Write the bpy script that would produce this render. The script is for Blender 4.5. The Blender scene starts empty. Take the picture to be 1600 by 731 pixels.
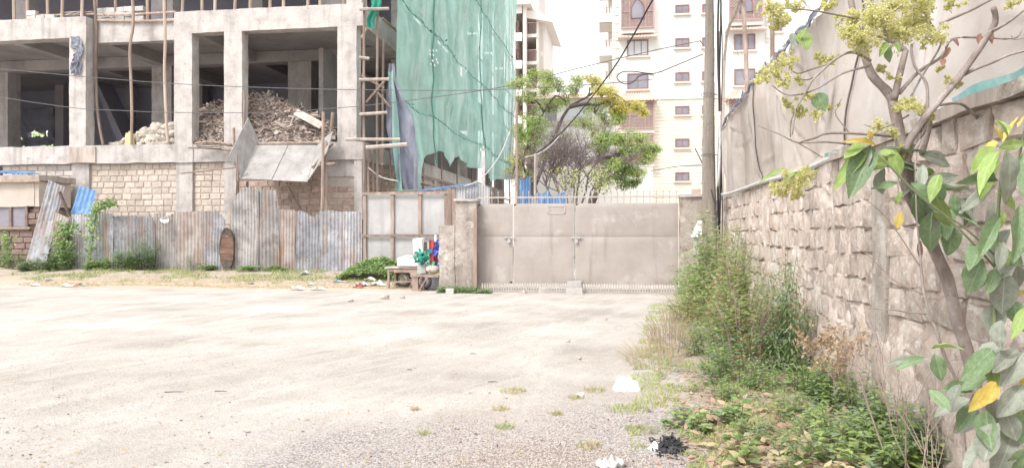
import bpy, math, random
from mathutils import Vector, Matrix, noise
random.seed(7)
R = random.Random(11)
S = bpy.context.scene
COL = S.collection
rad = math.radians

# ------------------------------------------------------------------ camera, sky, sun, exposure
TH = rad(8.67)          # the camera looks this far to the left of the yard's long axis (+Y)
FPX = 1180.0            # focal length in pixels of the 1600 px wide frame
EYE = Vector((0, 0, 1.6))
FW = Vector((-math.sin(TH), math.cos(TH), 0)); RT = Vector((math.cos(TH), math.sin(TH), 0))
cam = bpy.data.cameras.new('camera'); cam.lens = FPX / 1600 * 36; cam.sensor_width = 36
cam.clip_start = 0.05; cam.clip_end = 2000
camo = bpy.data.objects.new('camera', cam); COL.objects.link(camo)
camo.location = EYE; camo.rotation_euler = (rad(90), 0, TH); S.camera = camo

SUN_EL, SUN_AZ = rad(52), rad(215)      # azimuth from +Y clockwise: high, behind the camera and to its left
w = bpy.data.worlds.new('World'); S.world = w; w.use_nodes = True
nt = w.node_tree; nt.nodes.clear()
out = nt.nodes.new('ShaderNodeOutputWorld'); bg = nt.nodes.new('ShaderNodeBackground')
sky = nt.nodes.new('ShaderNodeTexSky'); sky.sky_type = 'NISHITA'; sky.sun_disc = False
sky.sun_elevation = SUN_EL; sky.sun_rotation = SUN_AZ
sky.air_density = 1.0; sky.dust_density = 6.0; sky.ozone_density = 1.0
hs = nt.nodes.new('ShaderNodeHueSaturation'); hs.inputs['Saturation'].default_value = 0.12
mx = nt.nodes.new('ShaderNodeMixRGB'); mx.inputs[0].default_value = 0.6; mx.inputs[2].default_value = (8.8, 9.0, 9.2, 1)
nt.links.new(sky.outputs[0], hs.inputs['Color']); nt.links.new(hs.outputs[0], mx.inputs[1])
nt.links.new(mx.outputs[0], bg.inputs[0]); nt.links.new(bg.outputs[0], out.inputs[0])
bg.inputs[1].default_value = 0.12
sl = bpy.data.lights.new('sun', 'SUN'); sl.energy = 1.5; sl.angle = rad(16); sl.color = (1, 0.94, 0.87)
so = bpy.data.objects.new('sun', sl); COL.objects.link(so)
sd = Vector((math.sin(SUN_AZ) * math.cos(SUN_EL), math.cos(SUN_AZ) * math.cos(SUN_EL), math.sin(SUN_EL)))
so.rotation_euler = sd.to_track_quat('Z', 'Y').to_euler(); so.location = (0, 0, 30)
S.view_settings.view_transform = 'Standard'; S.view_settings.look = 'None'
S.view_settings.gamma = 1; S.view_settings.exposure = 1.02
S.cycles.diffuse_bounces = 7; S.cycles.max_bounces = 12; S.cycles.transmission_bounces = 6

# ------------------------------------------------------------------ measuring: a pixel of the survey photograph against a known plane
def ray(px, py): return FW + RT * ((px - 800) / FPX) + Vector((0, 0, 1)) * ((365.5 - py) / FPX)
def onY(px, py, Y): r = ray(px, py); return EYE + r * (Y / r.y)
def onX(px, py, X): r = ray(px, py); return EYE + r * (X / r.x)
def onZ(px, py, z=0.0): r = ray(px, py); return EYE + r * ((z - 1.6) / r.z)
def atD(px, py, d): return EYE + ray(px, py) * d
def XA(px, Y): return onY(px, 365, Y).x
def ZA(px, py, Y): return onY(px, py, Y).z

def sstep(a, b, x):
    t = max(0, min(1, (x - a) / (b - a))); return t * t * (3 - 2 * t)
def nz(x, y, z=0.0): return noise.noise(Vector((x, y, z)))
def gz(x, y):
    h = 0.32 * sstep(21.3, 24.6, y) * sstep(-4.2, -5.6, x)
    m = sstep(20, 22, y) * sstep(-4, -5, x) + sstep(0.1, 0.9, x - 0.04 * y) * (y < 20.2)
    h += 0.05 * m * (nz(x * 1.7, y * 1.7) + 0.4)
    h += 0.012 * nz(x * .5, y * .5, 4) + 0.006 * nz(x * 2.3, y * 2.3, 8)
    rut = 0
    for o in (-2.9, -1.5, -.75, -0.05, .6, 1.3):            # shallow tyre ruts swinging from the near left towards the gate
        c = 0.15 * (y - 20) - 0.012 * (y - 20) ** 2 - 1.3 + o
        rut += math.exp(-((x - c) / 0.16) ** 2)
    return h - 0.026 * min(rut, 1) * (1 - sstep(17, 20, y))

# ------------------------------------------------------------------ mesh helper
class MB:
    def __init__(s): s.v = []; s.f = []; s.m = []; s.sm = False
    def add(s, vs, fs, mi=0):
        o = len(s.v); s.v.extend([tuple(v) for v in vs])
        for f in fs: s.f.append(tuple(i + o for i in f)); s.m.append(mi)
    def box(s, x0, x1, y0, y1, z0, z1, mi=0):
        s.add([(x0,y0,z0),(x1,y0,z0),(x1,y1,z0),(x0,y1,z0),(x0,y0,z1),(x1,y0,z1),(x1,y1,z1),(x0,y1,z1)],
              [(0,3,2,1),(4,5,6,7),(0,1,5,4),(1,2,6,5),(2,3,7,6),(3,0,4,7)], mi); return s
    def rbox(s, x0, x1, y0, y1, z0, z1, n=0.4, a=0.02, mi=0):
        """a box cut into cells of about n metres whose skin is uneven by a"""
        import itertools
        def ax(p, q): k = max(1, min(40, int(round((q - p) / n)))); return [p + (q - p) * i / k for i in range(k + 1)]
        X, Y, Z = ax(x0, x1), ax(y0, y1), ax(z0, z1); idx = {}
        def V_(i, j, k):
            key = (i, j, k)
            if key not in idx:
                p = Vector((X[i], Y[j], Z[k])); q = p * 2.1
                e = a * (1.15 if sum((i in (0, len(X)-1), j in (0, len(Y)-1), k in (0, len(Z)-1))) > 1 else 1)
                idx[key] = len(s.v); s.v.append((p.x + e * nz(q.x, q.y, q.z), p.y + e * nz(q.y + 9, q.z, q.x), p.z + e * nz(q.z + 5, q.x, q.y)))
            return idx[key]
        nx, ny, nzz = len(X)-1, len(Y)-1, len(Z)-1
        def F(*q): s.f.append(q); s.m.append(mi)
        for i in range(nx):
            for j in range(ny):
                F(V_(i,j,0), V_(i,j+1,0), V_(i+1,j+1,0), V_(i+1,j,0)); F(V_(i,j,nzz), V_(i+1,j,nzz), V_(i+1,j+1,nzz), V_(i,j+1,nzz))
        for i in range(nx):
            for k in range(nzz):
                F(V_(i,0,k), V_(i+1,0,k), V_(i+1,0,k+1), V_(i,0,k+1)); F(V_(i,ny,k), V_(i,ny,k+1), V_(i+1,ny,k+1), V_(i+1,ny,k))
        for j in range(ny):
            for k in range(nzz):
                F(V_(0,j,k), V_(0,j,k+1), V_(0,j+1,k+1), V_(0,j+1,k)); F(V_(nx,j,k), V_(nx,j+1,k), V_(nx,j+1,k+1), V_(nx,j,k+1))
        return s
    def bar(s, a, b, w, h=None, up=(0, 0, 1), mi=0):
        a, b = Vector(a), Vector(b); h = h or w; d = (b - a).normalized(); u = Vector(up)
        if abs(d.dot(u)) > 0.98: u = Vector((0, 1, 0))
        r = d.cross(u).normalized() * (w / 2); u = r.cross(d).normalized() * (h / 2)
        s.add([a-r-u, a+r-u, a+r+u, a-r+u, b-r-u, b+r-u, b+r+u, b-r+u], [(0,1,2,3),(7,6,5,4),(0,4,5,1),(1,5,6,2),(2,6,7,3),(3,7,4,0)], mi); return s
    def tube(s, pts, r, n=6, mi=0, cap=True):
        pts = [Vector(p) for p in pts]; N = len(pts)
        rr = [r] * N if not isinstance(r, (list, tuple)) else list(r)
        if len(rr) != N: rr = [rr[0] + (rr[-1] - rr[0]) * i / (N - 1) for i in range(N)]
        o = len(s.v); ref = Vector((0.123, 0.31, 0.94))
        for i, p in enumerate(pts):
            d = (pts[min(i+1, N-1)] - pts[max(i-1, 0)])
            d = d.normalized() if d.length > 1e-9 else Vector((0, 0, 1))
            if abs(d.dot(ref)) > 0.95: ref = Vector((0.9, 0.3, 0.1))
            a = d.cross(ref).normalized(); b = d.cross(a); ref = b.cross(d) if False else ref
            for k in range(n):
                t = 2 * math.pi * k / n; s.v.append(tuple(p + (a * math.cos(t) + b * math.sin(t)) * rr[i]))
        for i in range(N - 1):
            for k in range(n):
                k2 = (k + 1) % n; s.f.append((o+i*n+k, o+i*n+k2, o+(i+1)*n+k2, o+(i+1)*n+k)); s.m.append(mi)
        if cap:
            s.f.append(tuple(o + k for k in range(n))[::-1]); s.m.append(mi)
            s.f.append(tuple(o + (N-1)*n + k for k in range(n))); s.m.append(mi)
        return s
    def grid(s, P, nu, nv, mi=0):
        """P(u,v) over the unit square"""
        o = len(s.v)
        for j in range(nv + 1):
            for i in range(nu + 1): s.v.append(tuple(P(i / nu, j / nv)))
        for j in range(nv):
            for i in range(nu):
                a = o + j * (nu + 1) + i; s.f.append((a, a+1, a+nu+2, a+nu+1)); s.m.append(mi)
        return s
    def blob(s, c, r, a=0.25, seed=0.0, mi=0, n=(8, 5)):
        c = Vector(c); r = Vector(r) if not isinstance(r, (int, float)) else Vector((r, r, r)); o = len(s.v); nu, nv = n
        def P(t, f):
            d = Vector((math.cos(t) * math.sin(f), math.sin(t) * math.sin(f), math.cos(f)))
            k = 1 + a * nz(d.x * 1.6 + seed, d.y * 1.6 + seed * 1.7, d.z * 1.6)
            return tuple(c + Vector((d.x * r.x, d.y * r.y, d.z * r.z)) * k)
        s.v.append(P(0, 0))
        for j in range(1, nv):
            for i in range(nu): s.v.append(P(2 * math.pi * i / nu, math.pi * j / nv))
        s.v.append(P(0, math.pi)); L = o + 1 + (nv - 1) * nu
        for i in range(nu):
            i2 = (i + 1) % nu; s.f.append((o, o+1+i, o+1+i2)); s.m.append(mi)
            for j in range(nv - 2):
                a_, b_ = o+1+j*nu, o+1+(j+1)*nu; s.f.append((a_+i, b_+i, b_+i2, a_+i2)); s.m.append(mi)
            a_ = o+1+(nv-2)*nu; s.f.append((a_+i, L, a_+i2)); s.m.append(mi)
        return s
    def leaf(s, b, d, n, L, W, mi=0, droop=0.2):
        """four-triangle leaf: base b, direction d, face normal n"""
        side = d.cross(n).normalized() * (W / 2); up = side.cross(d).normalized()
        p1 = b + d * (L * .38) + up * (L * .06); p2 = b + d * (L * .72) - up * (L * droop * .35); t = b + d * L - up * (L * droop)
        s.add([b, p1 + side - up * W * .12, p1 - side - up * W * .12, p2 + side * .72, p2 - side * .72, t], [(0, 1, 2), (1, 3, 4, 2), (3, 5, 4)], mi)
    def build(s, name, mats, parent=None, smooth=False, kind=None, label=None, origin=None):
        par = WL.get(parent.name, Vector((0, 0, 0))) if parent else (Vector(origin) if origin is not None else None)
        if par is None:
            if s.v and kind != 'structure':
                xs = [v[0] for v in s.v]; ys = [v[1] for v in s.v]; zs = [v[2] for v in s.v]
                par = Vector(((min(xs)+max(xs))/2, (min(ys)+max(ys))/2, min(zs)))
            else: par = Vector((0, 0, 0))
        me = bpy.data.meshes.new(name); px, py, pz = par
        me.from_pydata([(a-px, b-py, c-pz) for a, b, c in s.v], [], s.f)
        if not isinstance(mats, (list, tuple)): mats = [mats]
        for m in mats: me.materials.append(m)
        if len(mats) > 1: me.polygons.foreach_set('material_index', s.m)
        if smooth: me.polygons.foreach_set('use_smooth', [True] * len(me.polygons))
        me.update(); o = bpy.data.objects.new(name, me); COL.objects.link(o)
        if parent: o.parent = parent; WL[o.name] = par.copy()
        else: o.location = par; WL[o.name] = par.copy()
        if kind: o['kind'] = kind
        if label: o['label'] = label
        return o
WL = {}     # world place of every origin
def thing(name, label, cat, loc, group=None):
    o = bpy.data.objects.new(name, None); COL.objects.link(o); o.location = loc; o.empty_display_size = .2
    o['label'] = label; o['category'] = cat
    if group: o['group'] = group
    WL[o.name] = Vector(loc); return o
def tag(o, label, cat, group=None):
    o['label'] = label; o['category'] = cat
    if group: o['group'] = group
    return o
def put(name, me, loc, rot=(0, 0, 0), sc=(1, 1, 1), parent=None):
    o = bpy.data.objects.new(name, me); COL.objects.link(o)
    l = Vector(loc) - (WL[parent.name] if parent else Vector((0, 0, 0)))
    o.location = l; o.rotation_euler = rot; o.scale = sc
    if parent: o.parent = parent
    WL[o.name] = Vector(loc); return o
def mesh_of(mb, name, mats, smooth=False):
    me = bpy.data.meshes.new(name); me.from_pydata(mb.v, [], mb.f)
    for m in (mats if isinstance(mats, (list, tuple)) else [mats]): me.materials.append(m)
    if isinstance(mats, (list, tuple)) and len(mats) > 1: me.polygons.foreach_set('material_index', mb.m)
    if smooth: me.polygons.foreach_set('use_smooth', [True] * len(me.polygons))
    me.update(); return me
def smoothp(pts, k=4):
    pts = [Vector(p) for p in pts]; out = []
    for i in range(len(pts) - 1):
        p0, p1, p2, p3 = pts[max(i-1, 0)], pts[i], pts[i+1], pts[min(i+2, len(pts)-1)]
        for j in range(k):
            t = j / k; out.append(0.5 * ((2*p1) + (p2-p0)*t + (2*p0-5*p1+4*p2-p3)*t*t + (3*p1-p0-3*p2+p3)*t**3))
    return out + [pts[-1]]
def rvec(r=R):
    while True:
        v = Vector((r.uniform(-1, 1), r.uniform(-1, 1), r.uniform(-1, 1)))
        if 0.05 < v.length < 1: return v.normalized()

# ------------------------------------------------------------------ materials
def ramp(nt, cols, lo=0.3, hi=0.7):
    r = nt.nodes.new('ShaderNodeValToRGB'); e = r.color_ramp.elements
    n = len(cols)
    e[0].position = lo; e[0].color = (*cols[0], 1); e[1].position = hi; e[1].color = (*cols[-1], 1)
    for i in range(1, n - 1):
        q = e.new(lo + (hi - lo) * i / (n - 1)); q.color = (*cols[i], 1)
    return r
def tex(nt, coord, scale, detail=5, rough=.6, st=(1, 1, 1)):
    m = nt.nodes.new('ShaderNodeMapping'); m.inputs['Scale'].default_value = st; nt.links.new(coord, m.inputs[0])
    t = nt.nodes.new('ShaderNodeTexNoise'); t.inputs['Scale'].default_value = scale; t.inputs['Detail'].default_value = detail
    t.inputs['Roughness'].default_value = rough; nt.links.new(m.outputs[0], t.inputs['Vector']); return t.outputs[0]
def mat(name, cols, scale=3, rough=.85, bump=.3, bscale=25, spots=None, st=(1, 1, 1), metal=0, rnd=0.0, lo=.3, hi=.7, trans=0, alpha=1, see=0, spec=.3, stains=None, coord='Object', bd=.02):
    m = bpy.data.materials.new(name); m.use_nodes = True; nt = m.node_tree; b = nt.nodes['Principled BSDF']
    tc = nt.nodes.new('ShaderNodeTexCoord').outputs[coord]
    if rnd:
        oi = nt.nodes.new('ShaderNodeObjectInfo'); ad = nt.nodes.new('ShaderNodeVectorMath'); ad.operation = 'ADD'
        sc = nt.nodes.new('ShaderNodeVectorMath'); sc.operation = 'SCALE'; sc.inputs['Scale'].default_value = 37
        cb = nt.nodes.new('ShaderNodeCombineXYZ')
        for k in range(3): nt.links.new(oi.outputs['Random'], cb.inputs[k])
        nt.links.new(cb.outputs[0], sc.inputs[0]); nt.links.new(tc, ad.inputs[0]); nt.links.new(sc.outputs[0], ad.inputs[1]); tc = ad.outputs[0]
    c = ramp(nt, cols, lo, hi); nt.links.new(tex(nt, tc, scale, 6, .65, st), c.inputs[0]); col = c.outputs[0]
    if spots:      # (colour, scale, threshold, amount)
        for sc_, s_, th_, am_ in ([spots] if not isinstance(spots, list) else spots):
            f = ramp(nt, [(0, 0, 0), (am_,) * 3], th_, th_ + .08); nt.links.new(tex(nt, tc, s_, 5, .65), f.inputs[0])
            x = nt.nodes.new('ShaderNodeMixRGB'); x.inputs[2].default_value = (*sc_, 1)
            nt.links.new(f.outputs[0], x.inputs[0]); nt.links.new(col, x.inputs[1]); col = x.outputs[0]
    if stains:     # (colour, scale, stretch, threshold, amount) runs of dirt or rust
        sc_, s_, st_, th_, am_ = stains
        f = ramp(nt, [(0, 0, 0), (am_,) * 3], th_, th_ + .16); nt.links.new(tex(nt, tc, s_, 4, .6, st_), f.inputs[0])
        x = nt.nodes.new('ShaderNodeMixRGB'); x.inputs[2].default_value = (*sc_, 1)
        nt.links.new(f.outputs[0], x.inputs[0]); nt.links.new(col, x.inputs[1]); col = x.outputs[0]
    if rnd:
        hsv = nt.nodes.new('ShaderNodeHueSaturation'); mr = nt.nodes.new('ShaderNodeMapRange')
        mr.inputs[3].default_value = 1 - rnd; mr.inputs[4].default_value = 1 + rnd
        nt.links.new(oi.outputs['Random'], mr.inputs[0]); nt.links.new(mr.outputs[0], hsv.inputs['Value'])
        nt.links.new(col, hsv.inputs['Color']); col = hsv.outputs[0]
    nt.links.new(col, b.inputs['Base Color'])
    b.inputs['Roughness'].default_value = rough; b.inputs['Metallic'].default_value = metal
    b.inputs['Specular IOR Level'].default_value = spec; b.inputs['Alpha'].default_value = alpha
    if bump:
        bp = nt.nodes.new('ShaderNodeBump'); bp.inputs['Strength'].default_value = bump; bp.inputs['Distance'].default_value = bd
        nt.links.new(tex(nt, tc, bscale, 6, .7, st), bp.inputs['Height']); nt.links.new(bp.outputs[0], b.inputs['Normal'])
    if trans:
        tr = nt.nodes.new('ShaderNodeBsdfTranslucent'); nt.links.new(col, tr.inputs[0])
        ms = nt.nodes.new('ShaderNodeMixShader'); ms.inputs[0].default_value = trans
        nt.links.new(b.outputs[0], ms.inputs[1]); nt.links.new(tr.outputs[0], ms.inputs[2])
        nt.links.new(ms.outputs[0], nt.nodes['Material Output'].inputs[0])
    if see:        # open weave: part of the light goes straight through the holes
        src = nt.nodes['Material Output'].inputs[0].links[0].from_socket; tp = nt.nodes.new('ShaderNodeBsdfTransparent'); m2 = nt.nodes.new('ShaderNodeMixShader'); m2.inputs[0].default_value = see
        sr_ = ramp(nt, [(see * .5,) * 3, (min(1, see * 1.7),) * 3], .35, .65); nt.links.new(tex(nt, tc, .7, 4, .6), sr_.inputs[0]); nt.links.new(sr_.outputs[0], m2.inputs[0])
        nt.links.new(src, m2.inputs[1]); nt.links.new(tp.outputs[0], m2.inputs[2]); nt.links.new(m2.outputs[0], nt.nodes['Material Output'].inputs[0])
    return m

M = {}
M['concrete'] = mat('concrete', [(.37,.335,.32),(.51,.475,.455),(.60,.565,.545)], 1.6, .9, .8, 18, spots=[((.26,.235,.225), 5, .60, .6), ((.66,.63,.61), 2.3, .6, .5), ((.20,.175,.165), 22, .66, .6)], stains=((.25,.225,.21), 3.5, (1, 1, .10), .52, .45), bd=.03)
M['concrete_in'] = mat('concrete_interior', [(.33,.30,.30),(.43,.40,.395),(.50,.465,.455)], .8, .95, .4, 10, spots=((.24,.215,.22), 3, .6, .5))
M['concrete_shade'] = mat('concrete_deep_shade', [(.31,.31,.38),(.38,.38,.44)], .6, .95, .3, 8)  # bluish shade of the deep interior put into the concrete colour
M['mortar'] = mat('mortar', [(.42,.37,.33),(.54,.49,.44)], 6, .95, .6, 30)
M['stone_yellow'] = mat('stone_yellow', [(.46,.375,.31),(.58,.495,.425),(.66,.60,.54)], 3, .92, .8, 22, rnd=.15, spots=((.40,.33,.28), 9, .6, .6))
M['stone_brown'] = mat('stone_brown', [(.33,.235,.19),(.46,.35,.29),(.55,.46,.40)], 2, .92, .6, 22, rnd=.16)
M['stone_pale'] = mat('stone_pale', [(.46,.42,.39),(.58,.54,.50),(.66,.62,.58)], 2.4, .92, .7, 22, rnd=.12, spots=((.35,.31,.29), 5, .6, .6))
M['wall_stone'] = mat('wall_stone', [(.44,.34,.29),(.59,.50,.445),(.73,.665,.615)], 3.2, .93, .9, 26, rnd=.17, spots=[((.80,.765,.73), 4, .55, .7), ((.28,.20,.165), 11, .61, .6), ((.60,.40,.30), 5, .58, .5)], stains=((.50,.33,.245), 3, (1, 1, .15), .54, .45), bd=.03)
M['wall_mortar'] = mat('wall_mortar', [(.46,.35,.295),(.60,.51,.455),(.73,.665,.615)], 4, .95, 1, 30, spots=((.22,.16,.14), 12, .58, .6))
M['zinc'] = mat('zinc_sheet', [(.22,.22,.25),(.35,.355,.385),(.50,.505,.53)], 2.6, .6, .15, 30, metal=.15, rnd=.24, spots=((.24,.20,.19), 6, .54, .7), stains=((.30,.215,.17), 3, (1.2, 1, .14), .49, .75))
M['zinc_warm'] = mat('zinc_sheet_dusty', [(.20,.19,.19),(.30,.285,.285),(.43,.41,.40)], 2, .7, .15, 30, metal=.1, rnd=.22, spots=((.19,.165,.155), 5, .55, .7), stains=((.27,.185,.14), 3, (1.2, 1, .16), .50, .6))
M['zinc_rust'] = mat('zinc_sheet_rusty', [(.25,.18,.15),(.34,.29,.27),(.46,.44,.43)], 1.7, .78, .2, 30, rnd=.14, stains=((.34,.17,.10), 3, (1, 1, .2), .54, .7))
M['zinc_blue'] = mat('zinc_sheet_blue', [(.10,.20,.38),(.16,.29,.50),(.35,.45,.58)], 3, .55, .1, 30, lo=.35, hi=.8)
M['wood'] = mat('wood_pole', [(.19,.14,.12),(.29,.22,.185),(.40,.33,.29)], 5, .85, .5, 30, st=(1, 1, .2), rnd=.2)
M['wood_grey'] = mat('wood_weathered', [(.30,.25,.22),(.44,.38,.34),(.52,.47,.42)], 4, .9, .5, 30, st=(1, 1, .2), rnd=.15)
M['wood_red'] = mat('wood_prop', [(.27,.20,.16),(.39,.305,.25),(.50,.415,.36)], 5, .85, .4, 30, st=(1, 1, .2), rnd=.2)
M['wood_mid'] = mat('wood_scorched', [(.06,.04,.035),(.13,.08,.06),(.22,.14,.10)], 6, .85, .5, 30, st=(.2, 1, 1), rnd=.25)
M['wood_dark'] = mat('wood_charred', [(.05,.04,.04),(.10,.08,.07),(.20,.13,.09)], 6, .9, .5, 30)
M['pole'] = mat('power_pole_wood', [(.19,.165,.14),(.31,.27,.235),(.46,.41,.37)], 3, .9, 1, 26, st=(1, 1, .07), spots=[((.27,.27,.18), 2, .54, .6), ((.13,.11,.095), 9, .60, .7)], bd=.05)
M['gate'] = mat('gate_paint', [(.325,.285,.26),(.375,.335,.31),(.42,.38,.355)], .9, .5, .12, 5, spots=[((.49,.46,.43), 1.3, .58, .6), ((.24,.20,.18), 14, .64, .6), ((.27,.235,.21), .6, .56, .4)], stains=((.25,.205,.18), 4, (1, 1, .1), .57, .5), spec=.4, bd=.03)
M['gate_bar'] = mat('gate_bar_paint', [(.40,.35,.31),(.50,.45,.41)], 5, .6, .1, 30)
M['steel'] = mat('steel_bolt', [(.45,.45,.46),(.6,.6,.6)], 8, .4, .1, 30, metal=.6)
M['render_'] = mat('pillar_render', [(.26,.22,.19),(.40,.35,.31),(.54,.50,.46)], 2.2, .92, .9, 22, spots=[((.62,.58,.54), 3, .56, .7), ((.24,.18,.15), 5, .58, .6), ((.17,.14,.125), 24, .64, .7)], stains=((.22,.17,.145), 3, (1, 1, .15), .52, .6), bd=.04)
M['net_green'] = mat('net_green', [(.31,.56,.49),(.42,.66,.595),(.55,.75,.695)], .55, .8, .6, 9, st=(1, 1, .35), spots=[((.64,.76,.725), .9, .56, .5), ((.28,.46,.41), .5, .58, .5)], stains=((.20,.43,.37), 1.2, (1, 1, .15), .56, .6), trans=.08, bd=.05, see=.20)
M['net_seam'] = mat('net_seam', [(.09,.25,.21),(.16,.36,.31)], 3, .8, .2, 20)
M['net_tan'] = mat('net_tan', [(.36,.31,.28),(.43,.38,.345),(.50,.45,.415)], .9, .85, .35, 60, spots=[((.56,.52,.495), .7, .56, .5), ((.31,.26,.235), 1.7, .60, .4)], stains=((.31,.26,.235), 1.5, (1, 1, .15), .56, .4), trans=.12, bd=.01, see=.06)
M['teal'] = mat('teal_edge', [(.14,.36,.37),(.24,.48,.48),(.42,.60,.60)], 3, .8, .3, 20)
M['tarp_grey'] = mat('tarp_grey', [(.14,.15,.20),(.22,.23,.29),(.38,.38,.42)], 1.6, .6, .3, 10, st=(1, 1, .3))
M['cable'] = mat('cable_black', [(.025,.025,.03),(.05,.05,.055)], 8, .6, 0)
M['cable_grey'] = mat('cable_grey', [(.42,.40,.40),(.58,.56,.55)], 8, .6, 0)
M['cable_thin'] = mat('cable_line', [(.10,.09,.10),(.16,.15,.16)], 8, .6, 0)
M['white_wall'] = mat('apartment_white', [(.74,.72,.69),(.80,.79,.76)], .5, .9, .1, 8, stains=((.66,.62,.58), 1.2, (1, 1, .15), .56, .5))
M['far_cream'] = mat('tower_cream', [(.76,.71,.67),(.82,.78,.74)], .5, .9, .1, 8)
M['far_shadow'] = mat('far_recess_shade', [(.66,.60,.575),(.70,.64,.61)], .5, .9, .1, 8)  # recess shade put into the cream colour; quoins and planters reuse the tone
M['brown'] = mat('apartment_brown_trim', [(.22,.13,.12),(.30,.19,.17)], 3, .7, .1, 20)
M['brown_pink'] = mat('apartment_lattice', [(.40,.27,.26),(.48,.34,.32)], 3, .8, .1, 20)
M['sill'] = mat('apartment_sill', [(.68,.58,.52),(.74,.65,.59)], 3, .8, .1, 20)
M['roof_tile'] = mat('roof_tile', [(.58,.38,.30),(.70,.50,.42),(.78,.62,.54)], 4, .85, .4, 10)
M['glass'] = mat('window_glass', [(.16,.15,.19),(.30,.28,.32)], .6, .12, 0, spec=.6)
M['glass_pale'] = mat('window_glass_pale', [(.45,.45,.48),(.60,.60,.62)], .6, .15, 0, spec=.6)
M['cream'] = mat('outbuilding_cream', [(.46,.40,.35),(.56,.50,.44)], 2, .9, .4, 20, spots=((.36,.30,.26), 4, .6, .5))
M['brick_dark'] = mat('outbuilding_stone', [(.16,.11,.10),(.24,.17,.15),(.30,.23,.2)], 4, .92, .5, 20, rnd=.15)
M['board_white'] = mat('hoarding_sheet', [(.37,.365,.37),(.45,.445,.45),(.52,.515,.515)], 1.2, .7, .1, 10, stains=((.31,.29,.285), 3, (1, 1, .15), .55, .5))
M['chute'] = mat('chute_sheet', [(.25,.24,.23),(.33,.315,.305),(.41,.39,.38)], 1.6, .75, .2, 14, spots=((.21,.19,.175), 5, .56, .6))
M['debris'] = mat('debris', [(.20,.15,.125),(.34,.265,.225),(.47,.395,.345)], 2.2, .95, .5, 16)
M['debris_light'] = mat('debris_light', [(.38,.32,.28),(.52,.46,.41)], 3, .95, .4, 16)
M['debris_dark'] = mat('debris_dark', [(.13,.11,.11),(.24,.20,.18)], 3, .95, .4, 16)
M['sack'] = mat('sack_white', [(.36,.31,.26),(.50,.45,.39),(.60,.56,.51)], 5, .9, .8, 14, rnd=.22, spots=((.27,.21,.17), 6, .56, .7), bd=.04)
M['white_pl'] = mat('plastic_white', [(.74,.74,.75),(.84,.84,.84)], 4, .5, .3, 12)
M['yellow_pl'] = mat('plastic_yellow', [(.66,.52,.22),(.74,.62,.36)], 4, .6, .2, 12)
M['green_pl'] = mat('plastic_green', [(.02,.20,.14),(.05,.34,.25)], 6, .4, .3, 12)
M['blue_pl'] = mat('plastic_blue', [(.03,.06,.34),(.08,.15,.52)], 6, .4, .3, 12)
M['red_pl'] = mat('cloth_red', [(.36,.05,.05),(.50,.10,.09)], 6, .7, .3, 12)
M['light_blue'] = mat('plastic_light_blue', [(.25,.45,.65),(.40,.6,.78)], 6, .5, .3, 12)
M['rubber'] = mat('rubber', [(.08,.07,.07),(.16,.14,.13)], 8, .85, .2, 20)
M['rim'] = mat('wheel_rim', [(.36,.33,.31),(.48,.45,.43)], 8, .7, .1, 20)
M['block'] = mat('concrete_block', [(.42,.40,.39),(.56,.54,.52)], 6, .95, .5, 26, rnd=.12)
M['rock'] = mat('rock', [(.34,.27,.23),(.48,.41,.37),(.58,.52,.48)], 9, .92, .6, 30, rnd=.15)
M['ash'] = mat('ash', [(.02,.02,.025),(.06,.06,.065),(.12,.11,.12)], 14, .9, .6, 30)
M['bark'] = mat('bark_brownish', [(.20,.155,.14),(.32,.27,.25),(.45,.40,.375)], 9, .85, .9, 45, st=(1, 1, .4), spots=[((.54,.50,.475), 14, .58, .6), ((.13,.10,.09), 30, .62, .7)], bd=.015)
M['bark_dark'] = mat('bark_dark', [(.07,.055,.05),(.13,.10,.09)], 6, .9, .6, 20)
M['twig'] = mat('twig_dry', [(.30,.22,.19),(.42,.33,.30)], 9, .9, .3, 30)
M['twig_grey'] = mat('twig_grey', [(.17,.13,.13),(.27,.22,.22)], 3, .9, .2, 30)
M['stem_green'] = mat('stem_green', [(.13,.16,.08),(.22,.25,.14)], 6, .75, .3, 30)
def leafm(n, a, b, tr=.35, sp=.3, ro=.55, sc=3): return mat(n, [a, b], sc, ro, .1, 40, trans=tr, spec=sp)
M['lf1'] = leafm('leaf_mid_green', (.13,.23,.08), (.26,.37,.15), .45)
M['lf2'] = leafm('leaf_light_green', (.30,.42,.13), (.46,.56,.24), .45)
M['grass_y'] = leafm('grass_yellow_green', (.36,.45,.14), (.52,.58,.24), .4)
M['lf3'] = leafm('leaf_grey_green', (.19,.27,.16), (.36,.42,.29), .4)
M['lf4'] = leafm('leaf_brownish', (.28,.19,.10), (.46,.34,.18))
M['lf5'] = leafm('leaf_straw', (.46,.37,.22), (.64,.54,.35))
M['lf6'] = leafm('leaf_dry_pink', (.42,.28,.20), (.58,.43,.33))
M['lfy'] = leafm('leaf_yellow', (.50,.34,.04), (.66,.50,.10))
M['bud'] = leafm('bud_yellow_green', (.72,.69,.32), (.86,.82,.50), .5)
M['bud2'] = leafm('bud_olive', (.52,.55,.22), (.70,.69,.36), .5)
M['far1'] = leafm('crown_green', (.30,.46,.13), (.46,.60,.22), .5, sc=.7)
M['far2'] = leafm('crown_yellow_green', (.50,.58,.20), (.64,.70,.32), .5, sc=.7)
M['far3'] = leafm('blossom_yellow', (.78,.62,.14), (.88,.74,.26), .5, sc=.7)
M['far4'] = leafm('crown_deep_green', (.16,.26,.08), (.26,.36,.13), .5, sc=.7)

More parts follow.
